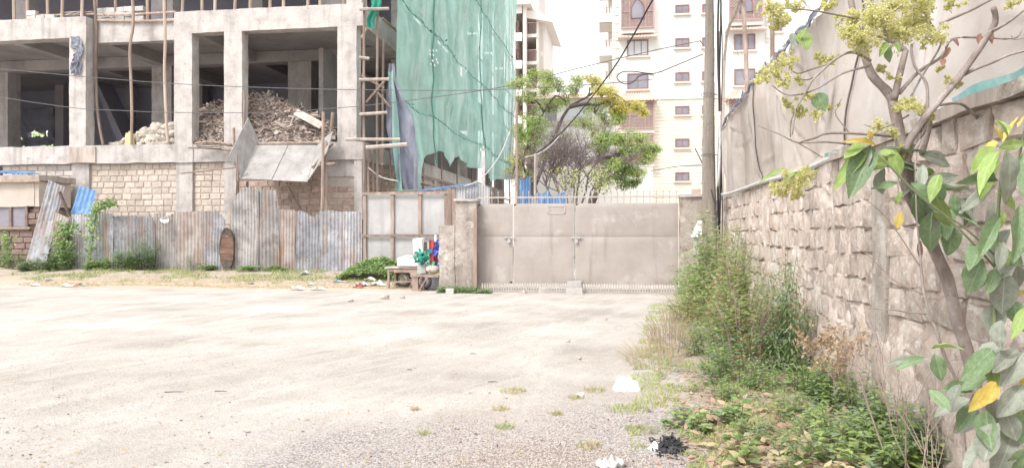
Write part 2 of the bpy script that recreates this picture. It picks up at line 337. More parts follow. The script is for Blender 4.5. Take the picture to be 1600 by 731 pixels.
def big_leaf_mat(name, a, b, vein, dust=.35):
    m = mat(name, [a, b], 7, .42, .25, 30, rnd=.18, trans=.22, spec=.5, spots=[((.32,.33,.27), 14, .50, dust), ((.24,.17,.08), 22, .68, .7)])
    nt = m.node_tree; L = nt.links.new; tc = nt.nodes.new('ShaderNodeTexCoord').outputs['Object']; sp = nt.nodes.new('ShaderNodeSeparateXYZ'); L(tc, sp.inputs[0])
    def mt(op, p, q=0.0):
        x = nt.nodes.new('ShaderNodeMath'); x.operation = op
        for k, v in enumerate((p, q)):
            if isinstance(v, (int, float)): x.inputs[k].default_value = v
            else: L(v, x.inputs[k])
        return x.outputs[0]
    ax = mt('ABSOLUTE', sp.outputs[0]); ph = mt('MULTIPLY', mt('SUBTRACT', sp.outputs[1], mt('MULTIPLY', ax, .55)), 9.0)
    side = mt('LESS_THAN', mt('FRACT', ph), .09); mid = mt('LESS_THAN', ax, .022); fac = mt('MULTIPLY', mt('MAXIMUM', mt('MULTIPLY', side, .6), mid), .32)
    pb = nt.nodes['Principled BSDF']; src = pb.inputs['Base Color'].links[0].from_socket
    x = nt.nodes.new('ShaderNodeMixRGB'); x.inputs[2].default_value = tuple(min(1, c * 1.5 + .08) for c in b) + (1,); L(fac, x.inputs[0]); L(src, x.inputs[1]); L(x.outputs[0], pb.inputs['Base Color'])
    return m
M['big_green'] = big_leaf_mat('big_leaf_dusty_green', (.13,.22,.10), (.22,.32,.16), 0)
M['big_fresh'] = big_leaf_mat('big_leaf_fresh_green', (.20,.31,.07), (.32,.43,.13), 0, .25)
M['big_grey'] = big_leaf_mat('big_leaf_grey_dusty', (.22,.255,.20), (.36,.39,.33), 0, .6)
M['big_yellow'] = big_leaf_mat('big_leaf_yellow', (.50,.36,.06), (.62,.49,.12), 0, .2)
M['big_brown'] = big_leaf_mat('big_leaf_brown', (.26,.12,.09), (.36,.20,.16), 0, .1)

# ground: pale packed murram with a grey gravel patch near the camera and straw-coloured litter along the far verge
def ground_mat():
    m = bpy.data.materials.new('yard_ground'); m.use_nodes = True; nt = m.node_tree; b = nt.nodes['Principled BSDF']
    L = nt.links.new; geo = nt.nodes.new('ShaderNodeTexCoord').outputs['Object']
    base = ramp(nt, [(.37,.33,.295),(.475,.437,.40),(.56,.532,.498)], .32, .68); L(tex(nt, geo, .55, 7, .62), base.inputs[0])
    def mix(col, c2, fac):
        x = nt.nodes.new('ShaderNodeMixRGB'); L(fac, x.inputs[0]); L(col, x.inputs[1])
        if isinstance(c2, tuple): x.inputs[2].default_value = (*c2, 1)
        else: L(c2, x.inputs[2])
        return x.outputs[0]
    def rmp(src, lo, hi, am=1.0):
        r = ramp(nt, [(0, 0, 0), (am,) * 3], lo, hi); L(src, r.inputs[0]); return r.outputs[0]
    def mth(op, a, c):
        x = nt.nodes.new('ShaderNodeMath'); x.operation = op
        for k, q in enumerate((a, c)):
            if isinstance(q, (int, float)): x.inputs[k].default_value = q
            else: L(q, x.inputs[k])
        return x.outputs[0]
    def ell(cx, cy, rx, ry, rag=.5):
        mp = nt.nodes.new('ShaderNodeMapping'); mp.inputs['Location'].default_value = (-cx / rx, -cy / ry, 0); mp.inputs['Scale'].default_value = (1 / rx, 1 / ry, 0)
        L(geo, mp.inputs[0]); ln = nt.nodes.new('ShaderNodeVectorMath'); ln.operation = 'LENGTH'; L(mp.outputs[0], ln.inputs[0])
        d = mth('ADD', ln.outputs['Value'], mth('MULTIPLY', tex(nt, geo, 1.6, 6, .7), rag)); return d
    col = base.outputs[0]
    # streaks of dust dragged along by tyres, following the curve of the ruts
    sp0 = nt.nodes.new('ShaderNodeSeparateXYZ'); L(geo, sp0.inputs[0]); dy = mth('SUBTRACT', sp0.outputs[1], 20.0)
    cc = mth('SUBTRACT', mth('MULTIPLY', dy, .15), mth('MULTIPLY', mth('MULTIPLY', dy, dy), .012)); rel = mth('SUBTRACT', sp0.outputs[0], cc)
    cb0 = nt.nodes.new('ShaderNodeCombineXYZ'); L(mth('MULTIPLY', rel, 3.2), cb0.inputs[0]); L(mth('MULTIPLY', sp0.outputs[1], .22), cb0.inputs[1])
    stk = tex(nt, cb0.outputs[0], 1.0, 8, .7); col = mix(col, (.30,.25,.215), rmp(stk, .54, .74, .24)); stk2 = mth('SUBTRACT', 1.0, stk); col = mix(col, (.66,.625,.59), rmp(stk2, .50, .72, .5))
    grit = tex(nt, geo, 16, 7, .8); col = mix(col, (.19,.16,.14), rmp(grit, .57, .66, .4))
    col = mix(col, (.62,.585,.55), rmp(tex(nt, geo, 1.3, 8, .72, (.9, .22, 1)), .52, .66, .7))
    col = mix(col, (.32,.26,.22), rmp(tex(nt, geo, 1.9, 9, .78, (1.2, .3, 1)), .56, .74, .4))
    fine = tex(nt, geo, 55, 4, .75); col = mix(col, (.22,.18,.16), rmp(fine, .52, .64, .55))
    v = nt.nodes.new('ShaderNodeTexVoronoi'); v.inputs['Scale'].default_value = 70; L(geo, v.inputs['Vector'])
    gravel = ramp(nt, [(.16,.14,.14),(.30,.27,.265),(.50,.46,.455)], .1, .9)
    sx = nt.nodes.new('ShaderNodeSeparateColor'); L(v.outputs['Color'], sx.inputs[0]); L(sx.outputs[0], gravel.inputs[0])
    gp = onZ(700, 700)
    g1 = mth('MINIMUM', ell(gp.x, gp.y - .5, 1.25, 1.2, .8), ell(gp.x + 1.3, gp.y - .2, .95, 1.6, .8))
    gm = mth('SUBTRACT', 1.0, rmp(mth('MULTIPLY', g1, .4), .50, .72)); gm = mth('MULTIPLY', gm, .8)
    col = mix(col, gravel.outputs[0], gm)
    col = mix(col, gravel.outputs[0], mth('MULTIPLY', rmp(tex(nt, geo, .45, 6, .7), .50, .64), .22))
    bp_ = onZ(860, 728); be = mth('SUBTRACT', 1.0, rmp(mth('MULTIPLY', ell(bp_.x, bp_.y, .75, .55, .9), .4), .46, .66)); col = mix(col, (.25,.19,.155), mth('MULTIPLY', be, .6))
    # darker earth of the right verge and the far left verge
    sep = nt.nodes.new('ShaderNodeSeparateXYZ'); L(geo, sep.inputs[0]); X, Y = sep.outputs[0], sep.outputs[1]
    nzz = tex(nt, geo, 1.3, 6, .7)
    vr = mth('ADD', mth('SUBTRACT', X, mth('MULTIPLY', Y, .045)), mth('MULTIPLY', nzz, 1.1)); vr = rmp(vr, .70, .98, .75)
    near = mth('SUBTRACT', 1.0, rmp(mth('MULTIPLY', Y, .03), .60, .62))
    earth = ramp(nt, [(.26,.19,.14),(.40,.32,.26)], .35, .65); L(tex(nt, geo, 5, 6, .7), earth.inputs[0])
    col = mix(col, earth.outputs[0], mth('MULTIPLY', vr, near))
    fl = mth('ADD', mth('MULTIPLY', Y, .04), mth('MULTIPLY', nzz, .10))        # verge: y * .04 passes .84 at 21 m
    lf = mth('SUBTRACT', 1.0, rmp(mth('ADD', mth('MULTIPLY', X, .1), 1.0), .54, .60))
    straw = ramp(nt, [(.42,.35,.26),(.57,.49,.38)], .35, .65); L(tex(nt, geo, 7, 6, .7), straw.inputs[0])
    col = mix(col, straw.outputs[0], mth('MULTIPLY', rmp(fl, .845, .89, .85), lf))
    dirt = ramp(nt, [(.30,.24,.19),(.46,.40,.34)], .35, .65); L(tex(nt, geo, 3, 6, .7), dirt.inputs[0])
    col = mix(col, dirt.outputs[0], mth('MULTIPLY', rmp(fl, .925, .97, .8), lf))
    L(col, b.inputs['Base Color']); b.inputs['Roughness'].default_value = .95; b.inputs['Specular IOR Level'].default_value = .15
    bp = nt.nodes.new('ShaderNodeBump'); bp.inputs['Strength'].default_value = .8; bp.inputs['Distance'].default_value = .02
    hgt = mth('ADD', fine, mth('MULTIPLY', tex(nt, geo, 9, 6, .7), 2.0)); L(hgt, bp.inputs['Height']); L(bp.outputs[0], b.inputs['Normal'])
    return m
M['ground'] = ground_mat()

# ------------------------------------------------------------------ GROUND
mb = MB()
xs = [-600, -300, -120, -60] + [-34 + i * .25 for i in range(int(30 / .25))] + [-4 + i * .10 for i in range(72)] + [3.3, 4, 6, 10, 20, 60, 300, 600]
ys = [-300, -60, -10, -2] + [0 + i * .12 for i in range(110)] + [13.2 + i * .22 for i in range(56)] + [25.6, 26.5, 28, 32, 40, 60, 120, 300, 900]
o = 0
for y in ys:
    for x in xs: mb.v.append((x, y, gz(x, y)))
nx = len(xs)
for j in range(len(ys) - 1):
    for i in range(nx - 1): a = j * nx + i; mb.f.append((a, a+1, a+nx+1, a+nx)); mb.m.append(0)
g = mb.build('ground', M['ground'], smooth=True, kind='structure')

# ------------------------------------------------------------------ stones
def stone_pool(m, n=14, j=.05, seed=3):
    r = random.Random(seed); P = []
    for k in range(n):
        mb = MB(); J = lambda s=1: r.uniform(-j, j) * s
        vs = []
        for (x, z) in ((-.5, -.5), (.5, -.5), (.5, .5), (-.5, .5)): vs.append((x + J(), .5, z + J()))
        for (x, z) in ((-.5, -.5), (.5, -.5), (.5, .5), (-.5, .5)): vs.append((x + J(.6), -.22 + J(), z + J(.9)))
        for (x, z) in ((-.455, -.46), (.455, -.46), (.455, .46), (-.455, .46)): vs.append((x + J(.8), -.5 + J(1.3), z + J(.9)))
        c = len(vs); vs.append((J(2), -.53 + J(1.6), J(2)))
        fs = []
        for q in range(4):
            q2 = (q + 1) % 4; fs.append((q, q2, 4 + q2, 4 + q)); fs.append((4 + q, 4 + q2, 8 + q2, 8 + q)); fs.append((8 + q, 8 + q2, c))
        mb.add(vs, fs); P.append(mesh_of(mb, 'stone', m))
    return P
POOL = {k: stone_pool(M[k], 12, .05, 5 + i) for i, k in enumerate(('stone_yellow', 'stone_brown', 'stone_pale', 'brick_dark'))}
POOLW = stone_pool(M['wall_stone'], 20, .085, 77)
def stones_y(parent, x0, x1, z0, z1, Yf, pool, ch=.235, lmin=.28, lmax=.5, name='stone', depth=.10, r=R, skip=None, name_row=0):
    """courses of stones facing -Y on the plane Yf"""
    n = 0; z = z0; row = 0
    nrow = max(1, round((z1 - z0) / ch)); ch = (z1 - z0) / nrow
    for row in range(nrow):
        x = x0; z = z0 + row * ch
        while x < x1 - .05:
            L = min(r.uniform(lmin, lmax), x1 - x)
            if x1 - (x + L) < .12: L = x1 - x
            if not (skip and skip(x + L / 2, z + ch / 2)):
                put(name, r.choice(pool), (x + L / 2, Yf + depth / 2 + r.uniform(-.006, .006), z + ch / 2), (0, 0, 0), (L - .022, depth, ch - .022), parent); n += 1
            x += L
    return n

# ------------------------------------------------------------------ UNFINISHED BUILDING (left)
YF = 27.5; XR = XA(565, YF)            # front face, right-hand side face
G0, F1, F2, F3 = .25, 5.12, 10.32, 15.2
XL = -36.0; YB = 61
B = thing('unfinished_building', 'grey concrete building shell with open floors and stone infill behind the corrugated fence', 'building', (-20, YF, 0))
colX = [(XA(a, YF), XA(b, YF)) for a, b in ((-110, -84), (108, 134), (272, 300), (350, 378), (527, 557))]
for (a, b) in colX: MB().rbox(a, b, YF, YF + .5, F1 - .02, 9.52, .3, .018).build('column', M['concrete'], B)
# front beams: the left part stands forward of the second bay
xc = XA(134, YF)
MB().rbox(XL, xc, YF + .003, YF + .55, 9.52, F2 + .05, .35, .02).build('beam', M['concrete'], B)
MB().rbox(xc, colX[2][0], YF + .5, YF + .9, 9.4, F2 - .05, .35, .02).build('beam', M['concrete'], B)
MB().rbox(colX[2][0], XR + .1, YF - .003, YF + .5, 9.5, F2 + .04, .35, .025).build('beam', M['concrete'], B)
MB().rbox(XR - .4, XR + .1, YF + .5, YB, 9.5, F2 + .03, .8, .02).build('beam', M['concrete'], B)
# slabs
MB().box(XL, XR - .42, YF + .95, 40.4, 10.08, F2 - .06).build('floor_slab', M['concrete_in'], B)
MB().box(-17, XR - .42, 40.41, YB, 10.08, F2 - .06).build('floor_slab', M['concrete_in'], B)
MB().box(XL, XR - .02, YF + .52, 40.4, 4.8, F1 - .03).build('floor_slab', M['concrete_in'], B)
MB().box(-17, XR - .02, 40.41, YB, 4.8, F1 - .03).build('floor_slab', M['concrete_in'], B)
MB().box(XL, XR - .42, YF + .5, 40.4, 14.95, F3).build('floor_slab', M['concrete_in'], B)
for zz in (20.2, 25.2): MB().box(-22, XR + .1, YF, YB, zz - .3, zz).build('floor_slab', M['concrete'], B)
MB().rbox(XL, XR + .08, YF, YF + .5, 14.3, F3 + .04, .5, .02).build('beam', M['concrete'], B)
# ceiling beams running inwards over the columns, and one across
for (a, b) in [colX[1], colX[2], colX[4]] + [(XA(0, YF) - .3, XA(0, YF) + .3)]:
    MB().box(a + .1, b - .1, YF + .96, 44, 9.6, 10.07).build('beam', M['concrete_in'], B)
MB().box(XL, XR - .5, 32.9, 33.5, 9.55, 10.06).build('beam', M['concrete_in'], B)
# inner columns
for (p0, p1, Y) in ((-25, 12, 33), (237, 268, 33), (450, 486, 33), (86, 99, 38.5), (300, 316, 39), (196, 206, 39)):
    a, b = XA(p0, Y), XA(p1, Y); MB().rbox(a, b, Y, Y + min(b - a, .8), F1 - .03, 9.56 if Y == 33 else 10.06, .6, .015).build('column', M['concrete_in'] if Y > 33 else M['concrete'], B)
for (p0, p1, Y) in ((236, 270, 30.5), (20, 44, 31), (505, 548, 31), (388, 410, 33)):
    a, b = XA(p0, Y), XA(p1, Y); MB().box(a, b, Y, Y + .5, F2 - .06, 14.94).build('column', M['concrete_in'], B)
# block lining far inside, coloured for deep shade, pierced at the left where daylight comes through
YK = 40
op = [(XA(14, YK), XA(38, YK)), (XA(44, YK), XA(83, YK))]; zo0, zo1 = ZA(40, 225, YK), ZA(40, 181, YK)
lb = MB()
xs_ = [XL] + [q for p in op for q in p] + [XR - .5]
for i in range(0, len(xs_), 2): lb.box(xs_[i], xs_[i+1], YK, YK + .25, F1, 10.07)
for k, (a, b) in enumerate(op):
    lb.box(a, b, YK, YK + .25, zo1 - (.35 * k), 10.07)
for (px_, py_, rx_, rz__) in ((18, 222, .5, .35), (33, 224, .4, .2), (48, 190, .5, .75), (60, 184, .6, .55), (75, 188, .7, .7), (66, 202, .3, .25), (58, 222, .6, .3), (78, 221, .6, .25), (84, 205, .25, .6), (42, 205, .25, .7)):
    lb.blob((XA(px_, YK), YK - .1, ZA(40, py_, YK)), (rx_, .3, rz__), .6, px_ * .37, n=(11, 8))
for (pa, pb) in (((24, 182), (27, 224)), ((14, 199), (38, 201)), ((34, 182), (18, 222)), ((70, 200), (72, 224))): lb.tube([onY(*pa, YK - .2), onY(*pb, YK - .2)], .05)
lb.build('back_wall', M['concrete_shade'], B)
MB().box(XL, XR - .5, 36, 36.25, F2, 14.94).build('back_wall', M['concrete_shade'], B)
MB().box(XL - .3, XL, YF + .6, 40.4, G0, 25).build('side_wall', M['concrete_shade'], B)
# stair flight inside, rising to the left
st = MB(); a = onY(150, 120, 37); b = onY(215, 200, 37)
st.add([(a.x, 37, 9.9), (a.x, 38.4, 9.9), (b.x, 38.4, F1), (b.x, 37, F1), (a.x, 37, 9.5), (a.x, 38.4, 9.5), (b.x - .6, 38.4, F1), (b.x - .6, 37, F1)], [(0,3,2,1), (4,5,6,7), (0,4,7,3), (1,2,6,5), (0,1,5,4)])
st.build('stair_flight', M['concrete_shade'], B)
# ledge beam at first-floor level and the storey below it
MB().rbox(XL, XA(302, YF), YF - .05, YF + .5, 4.42, F1 + .03, .35, .03).build('beam', M['concrete'], B)
MB().rbox(XA(302, YF), XR + .05, YF - .02, YF + .5, 4.42, F1 - .02, .35, .03).build('beam', M['concrete'], B)
low = [(113, 138), (275, 300), (350, 368), (553, 565)]
for p0, p1 in low: MB().rbox(XA(p0, YF), XA(p1, YF), YF + .02, YF + .5, G0, 4.43, .3, .02).build('column', M['concrete'], B)
MB().rbox(XA(107, YF - .1), XA(149, YF - .1), YF - .12, YF - .055, 4.45, F1 - .02, .3, .03).build('formwork_board', M['wood_grey'], B)
def infill(p0, p1, pool, mm, z1=4.41, skip=None, lmin=.28, lmax=.5, z0=1.6):
    x0, x1 = XA(p0, YF), XA(p1, YF)
    w_ = MB().rbox(x0 - .02, x1 + .02, YF + .162, YF + .42, G0, 4.43, .5, .006).build('stone_wall', M['mortar'], B)
    stones_y(w_, x0, x1, z0, z1, YF + .135, POOL[pool], skip=skip, lmin=lmin, lmax=lmax)
    # below the stones that show over the fence
    return w_
infill(0, 113, 'stone_pale', 0, lmin=.35, lmax=.6, z0=2.6)
infill(138, 275, 'stone_yellow', 0, z0=2.0)
infill(300, 350, 'stone_yellow', 0, z0=2.0)
infill(368, 553, 'stone_brown', 0, z0=1.5, skip=lambda x, z: z > 3.5 and x > XA(500, YF))
MB().rbox(XA(500, YF), XA(552, YF), YF + .12, YF + .19, 3.8, 4.41, .3, .03).build('concrete_patch', M['concrete'], B)
# side of the building: columns, edge beams and the wall of the ground storey
for i, Y in enumerate((27.5, 33, 38.5, 44, 49.5, 55, 60.3)):
    for (z0, z1) in ((G0, 4.4), (F1, 9.5), (F2, 14.9), (F3, 19.9), (20.2, 24.9)):
        if i == 0 and z0 < 10: continue
        MB().box(XR - .6, XR, Y, Y + .6, z0, z1).build('column', M['concrete'], B)
MB().rbox(XR - .4, XR + .03, YF + .5, YB, 4.4, F1 - .01, .8, .02).build('beam', M['concrete'], B)
sw = MB().rbox(XR - .25, XR - .1, YF + .5, 34, G0, 4.4, .6, .01).build('side_wall', M['mortar'], B)
rr = random.Random(5)
for row in range(9):
    y = YF + .5
    while y < 33.8:
        L = rr.uniform(.35, .55); put('stone', rr.choice(POOL['stone_brown']), (XR - .06, y + L / 2, 2.3 + row * .235), (0, 0, rad(90)), (L - .02, .1, .213), sw); y += L
MB().box(XR - .25, XR - .1, 34, YB, G0, 4.4).build('side_wall', M['concrete_in'], B)
for zz in (F1, F2, F3, 20.2):   # inner wall panels behind the nets
    MB().box(XR - 3.2, XR - 3.0, 31, YB - .2, zz, zz + 4.5).build('partition', M['concrete_in'], B)

# debris on the first floor
def mound_h(x, z0):   # outline of the heap over x
    pts = [(300, 219), (312, 172), (330, 160), (352, 158), (375, 150), (402, 144), (430, 155), (455, 165), (480, 177), (505, 194), (526, 224)]
    return pts
hp = [(XA(p, 28.9), ZA(p, q, 28.9)) for p, q in mound_h(0, 0)]
def heap_top(x):
    if x <= hp[0][0] or x >= hp[-1][0]: return F1
    for i in range(len(hp) - 1):
        if hp[i][0] <= x <= hp[i+1][0]:
            t = (x - hp[i][0]) / (hp[i+1][0] - hp[i][0]); return max(F1, hp[i][1] * (1 - t) + hp[i+1][1] * t)
mb = MB()
def PH(u, v):
    x = hp[0][0] + (hp[-1][0] - hp[0][0]) * u; y = 27.65 + 4.2 * v
    k = sstep(0, .33, v) * (1 - sstep(.5, 1, v)); h = F1 + (heap_top(x) - F1 - .12) * k
    return (x, y, h + .10 * nz(x * 3, y * 3))
mb.grid(PH, 60, 26)
r = random.Random(21)
for i in range(5200):
    u = r.random(); v = r.random() ** 1.3 * .62; p = Vector(PH(u, v)); mi = r.choice((0, 0, 1, 1, 2))
    if p.z < F1 + .05 and r.random() < .6: continue
    d = Vector((r.uniform(-1, 1), r.uniform(-.6, .6), r.uniform(-.5, .35))).normalized(); L = r.uniform(.06, .36) if r.random() < .85 else r.uniform(.4, 1.0)
    if v < .12: L *= .6
    mb.bar(p - d * L / 2, p + d * L / 2 + Vector((0, 0, .03)), r.uniform(.02, .13), r.uniform(.008, .035), up=rvec(r), mi=mi)
hpo = mb.build('debris_heap', [M['debris'], M['debris_light'], M['debris_dark']], kind='stuff')
tag(hpo, 'tall heap of broken boards and rubble on the open first floor of the concrete building', 'debris heap')
mb = MB(); mb.bar(onY(462, 175, 28.3), onY(503, 197, 28.0), .3, .04, up=(0, -1, .5)); tag(mb.build('loose_board', M['wood_grey']), 'long grey board lying on the right slope of the debris heap', 'board')

# sacks of rubble in the second bay
sp = []
for k in range(5):
    mb = MB(); mb.blob((0, 0, 0), (.24, .2, .15), .55, k * 3.1, n=(10, 7)); sp.append(mesh_of(mb, 'sack', M['sack'], True))
r = random.Random(3); x0, x1 = XA(182, 28.6), XA(271, 28.6)
for row in range(6):
    for k in range(row, 10):
        x = x0 + .12 + (x1 - x0 - .2) * ((k + .5 * (row % 2)) / 9.3) + r.uniform(-.06, .06)
        s_ = put('rubble_sack', r.choice(sp), (x, 28.45 + row * .1 + r.uniform(-.08, .08), F1 + .12 + row * .165), (r.uniform(-.4, .4), r.uniform(-.4, .4), r.uniform(0, 6)), (r.uniform(.8, 1.15),) * 2 + (r.uniform(.85, 1.2),))
        tag(s_, 'dusty white sack of rubble in the pile between two columns of the concrete shell', 'sack', 'pile of white sacks on the first floor')
p = onY(202, 212, 28.15)
mb = MB(); mb.rbox(p.x - .13, p.x + .13, 28.1, 28.3, F1 + .02, F1 + .6, .12, .03); mb.tube([(p.x, 28.2, F1 + .6), (p.x, 28.2, F1 + .68)], .05)
tag(mb.build('yellow_container', M['yellow_pl'], smooth=False), 'faded yellow plastic container at the left edge of the white sacks', 'container')
# blocks stored on the second floor
bl = MB().rbox(-.2, .2, -.1, .1, 0, .19, .2, .008); blm = mesh_of(bl, 'block', M['block'])
r = random.Random(8)
def blocks(p0, p1, rows, lab, Y, zb):
    x0, x1 = XA(p0, Y), XA(p1, Y); n = int((x1 - x0) / .43)
    for q in range(rows):
        for k in range(n - (q * r.randint(0, 2))):
            s_ = put('concrete_block', blm, (x0 + .22 + k * .43, Y + r.uniform(-.04, .04), zb + q * .2), (0, 0, r.uniform(-.12, .12)))
            tag(s_, '%s grey block from the left, %s row of %s' % (['first', 'second', 'third', 'fourth', 'fifth', 'sixth', 'seventh', 'eighth', 'ninth'][k], ['bottom', 'second', 'third'][q], lab), 'block', 'stored blocks on the second floor ' + ('left' if p0 < 100 else 'middle'))
blocks(44, 92, 2, 'the leftmost second-floor stack', 27.85, F2 + .07)
blocks(152, 236, 3, 'the second-floor stack behind the rail', 28.25, F2 - .03)
mb = MB()
for k in range(9): p = onY(100 + k * 4, 22 - (k % 3) * 2, 27.85); mb.bar(p + Vector((-.3, 0, -.05)), p + Vector((.3, .1, .03 * (k % 2))), .08, .02)
tag(mb.build('timber_offcuts', M['wood_grey']), 'small pile of timber offcuts beside the left row of grey blocks', 'timber')

# wooden props standing on the second-floor edge
r = random.Random(4)
pp = [22, 43, 75, 97, 128, 150, 181, 231, 258, 285, 316, 336, 367, 391, 422, 443, 481, 500, 537, 560]
for i, px in enumerate(pp):
    a = onY(px, 30, YF + .3); zb = (F2 + .05) if not (134 < px < 272) else F2 - .05
    yb = YF + .3 if not (134 < px < 272) else YF + .7
    x = XA(px, yb); mb = MB(); mb.tube(smoothp([(x, yb, zb), (x + r.uniform(-.06, .06), yb, zb + 2.2), (x + r.uniform(-.12, .12), yb, 14.3)], 3), [.062, .05], 6)
    o_ = mb.build('timber_prop', M['wood_red'])
    ordn = ['first','second','third','fourth','fifth','sixth','seventh','eighth','ninth','tenth','eleventh','twelfth','thirteenth','fourteenth','fifteenth','sixteenth','seventeenth','eighteenth','nineteenth','twentieth'][i]
    tag(o_, '%s thin wooden prop from the left along the second-floor edge' % ordn, 'prop', 'wooden props along the second-floor edge')
# rails over the recessed bay
R_ = thing('guard_rail', 'rough wooden pole rail across the recessed bay at second-floor level', 'rail', (XA(210, 27.9), 27.9, F2))
for (a, b, c, d_) in ((150, 24, 275, 19), (152, 32, 272, 33), (60, 24, 150, 22)):
    MB().tube(smoothp([onY(a, b, 27.93), onY((a + c) / 2, (b + d_) / 2 + 1, 27.93), onY(c, d_, 27.93)], 3), .045, 6).build('rail_pole', M['wood_red'], R_)
MB().tube([onY(160, 20, 27.85), onY(182, 33, 27.93)], .035, 6).build('brace', M['wood_red'], R_)
# tall leaning poles in front of the bay
for (pts, Y, lab) in (([(207, -10), (208, 40), (203, 75), (205, 130), (206, 180), (205, 226)], 27.35, 'crooked tall pole standing left of the white sacks in the second bay'),
                      ([(256, -10), (258, 60), (257, 110), (259, 170), (262, 224)], 27.35, 'straight tall pole standing in front of the white sacks near the second column'),
                      ([(147, -10), (150, 40), (150, 120), (153, 180), (161, 226)], 27.9, 'thin dark bent pole against the side of the first concrete column')):
    mb = MB(); mb.tube(smoothp([onY(a, b, Y) for a, b in pts], 4), [.06, .055], 7)
    tag(mb.build('tall_pole', M['wood_red'] if Y < 27.5 else M['wood']), lab, 'pole', 'tall scaffold poles in front of the shell')
# rag tied on the first column
mb = MB(); r = random.Random(2)
def PR(u, v):
    p = onY(116 + u * 10 + 5 * math.sin(v * 5) - (6 if v < .3 and u < .3 else 0), 58 + v * 58, YF - .05)
    return p + Vector((.10 * nz(u * 3, v * 7, 3), -.05 * abs(math.sin(u * 9 + v * 3)) - .02 - .10 * abs(nz(u * 5, v * 9)), .05 * nz(u * 4, v * 6, 8)))
mb.grid(PR, 14, 34); mb.grid(lambda u, v: onY(110 + u * 10, 67 + v * 8 + 3 * u, YF - .06 - .04 * math.sin(u * 6)), 4, 2); mb.grid(lambda u, v: onY(114 + u * 14 * (1 - v) + v * 9, 98 + v * 20, YF - .08 - .03 * math.sin(u * 7)), 4, 3)
rg = mb.build('torn_plastic_rag', M['tarp_grey'], smooth=True); tag(rg, 'torn dark grey plastic rag hanging on the first concrete column', 'rag')

# tipping chute: sloping boards with side wings
def slab4(P, th=.03):
    P = [Vector(p) for p in P]; n = (P[1] - P[0]).cross(P[2] - P[0]).normalized() * th
    mb = MB(); mb.add(P + [p + n for p in P], [(0,3,2,1), (4,5,6,7), (0,1,5,4), (1,2,6,5), (2,3,7,6), (3,0,4,7)]); return mb
CH = thing('tipping_chute', 'pale grey boarded chute jutting out below the debris heap', 'chute', onY(430, 285, 26.2))
slab4([onY(404, 222, 27.4), onY(452, 222, 27.4), onY(424, 281, 26.0), onY(372, 279, 26.0)]).build('chute_board', M['chute'], CH)
slab4([onY(453, 222, 27.4), onY(497, 223, 27.4), onY(480, 284, 26.0), onY(425, 281.5, 26.0)]).build('chute_board', M['chute'], CH)
slab4([onY(388, 184, 27.1), onY(404, 219, 27.35), onY(377, 276, 26.0), onY(358, 243, 25.8)]).build('side_wing', M['chute'], CH)
slab4([onY(497, 223, 27.35), onY(520, 205, 27.1), onY(510, 238, 26.4), onY(481, 282, 26.0), onY(476, 258, 26.2)][:4]).build('side_wing', M['chute'], CH, label='scuffed right side wing')
MB().tube([onY(398, 225, 27.3), onY(500, 223, 27.3)], .05).build('pole', M['wood'], CH)
for a, b in (((358, 285), (373, 420)), ((388, 285), (389, 305))): pass
for (a, b, c, d_, Y0, Y1) in ((372, 282, 372, 318, 26.05, 26.6), (386, 284, 386, 300, 26.1, 26.6), (448, 286, 470, 326, 26.3, 27.2), (370, 243, 372, 282, 25.8, 26.0), (520, 225, 488, 262, 27.1, 26.2)):
    MB().tube([onY(a, b, Y0), onY(c, d_, Y1)], .04, 6).build('pole', M['wood'], CH)
# poles around the chute
for (pts, Y, rr_, lab) in (([(505, 175), (504, 300), (502, 360), (507, 418)], 25.2, .055, 'vertical brown pole rising in front of the fence to the right side of the chute'),
                     ([(509, 220), (510, 330)], 26.7, .05, 'dark pole behind the one beside the chute'),
                     ([(498, 258), (524, 256)], 25.3, .06, 'short horizontal pole stub nailed at the chute corner'),
                     ([(282, 271), (310, 268), (368, 262)], 26.7, .03, 'thin bent rod running from the yellow stone infill to the chute'),
                     ([(365, 200), (366, 228)], 27.2, .05, 'short upright stake left of the chute top'),
                     ([(295, 231), (330, 232), (364, 236)], 27.2, .035, 'thin pole lying along the ledge left of the chute'),
                     ([(305, 224), (330, 222), (362, 226)], 27.1, .04, 'loose stick on the ledge below the rubble'),
                     ([(381, 142), (382, 160), (381, 216)], 27.3, .045, 'thin reddish pole against the right edge of the third column'),
                     ([(520, 176), (516, 215)], 27.2, .07, 'short slanting stump on the right foot of the rubble heap')):
    mb = MB(); mb.tube(smoothp([onY(a, b, Y) for a, b in pts], 3), rr_, 6); tag(mb.build('wooden_pole', M['wood']), lab, 'pole', 'loose poles about the chute')
r = random.Random(14)
mb = MB()
for k in range(16):
    a = r.uniform(300, 362); p = onY(a, r.uniform(222, 232), 27.2); mb.bar(p, p + Vector((r.uniform(.3, .9), r.uniform(-.1, .1), r.uniform(-.06, .05))), .07, .02)
tag(mb.build('ledge_planks', M['wood_grey'], kind='stuff'), 'splintered planks lying on the ledge between second and third columns', 'planks')

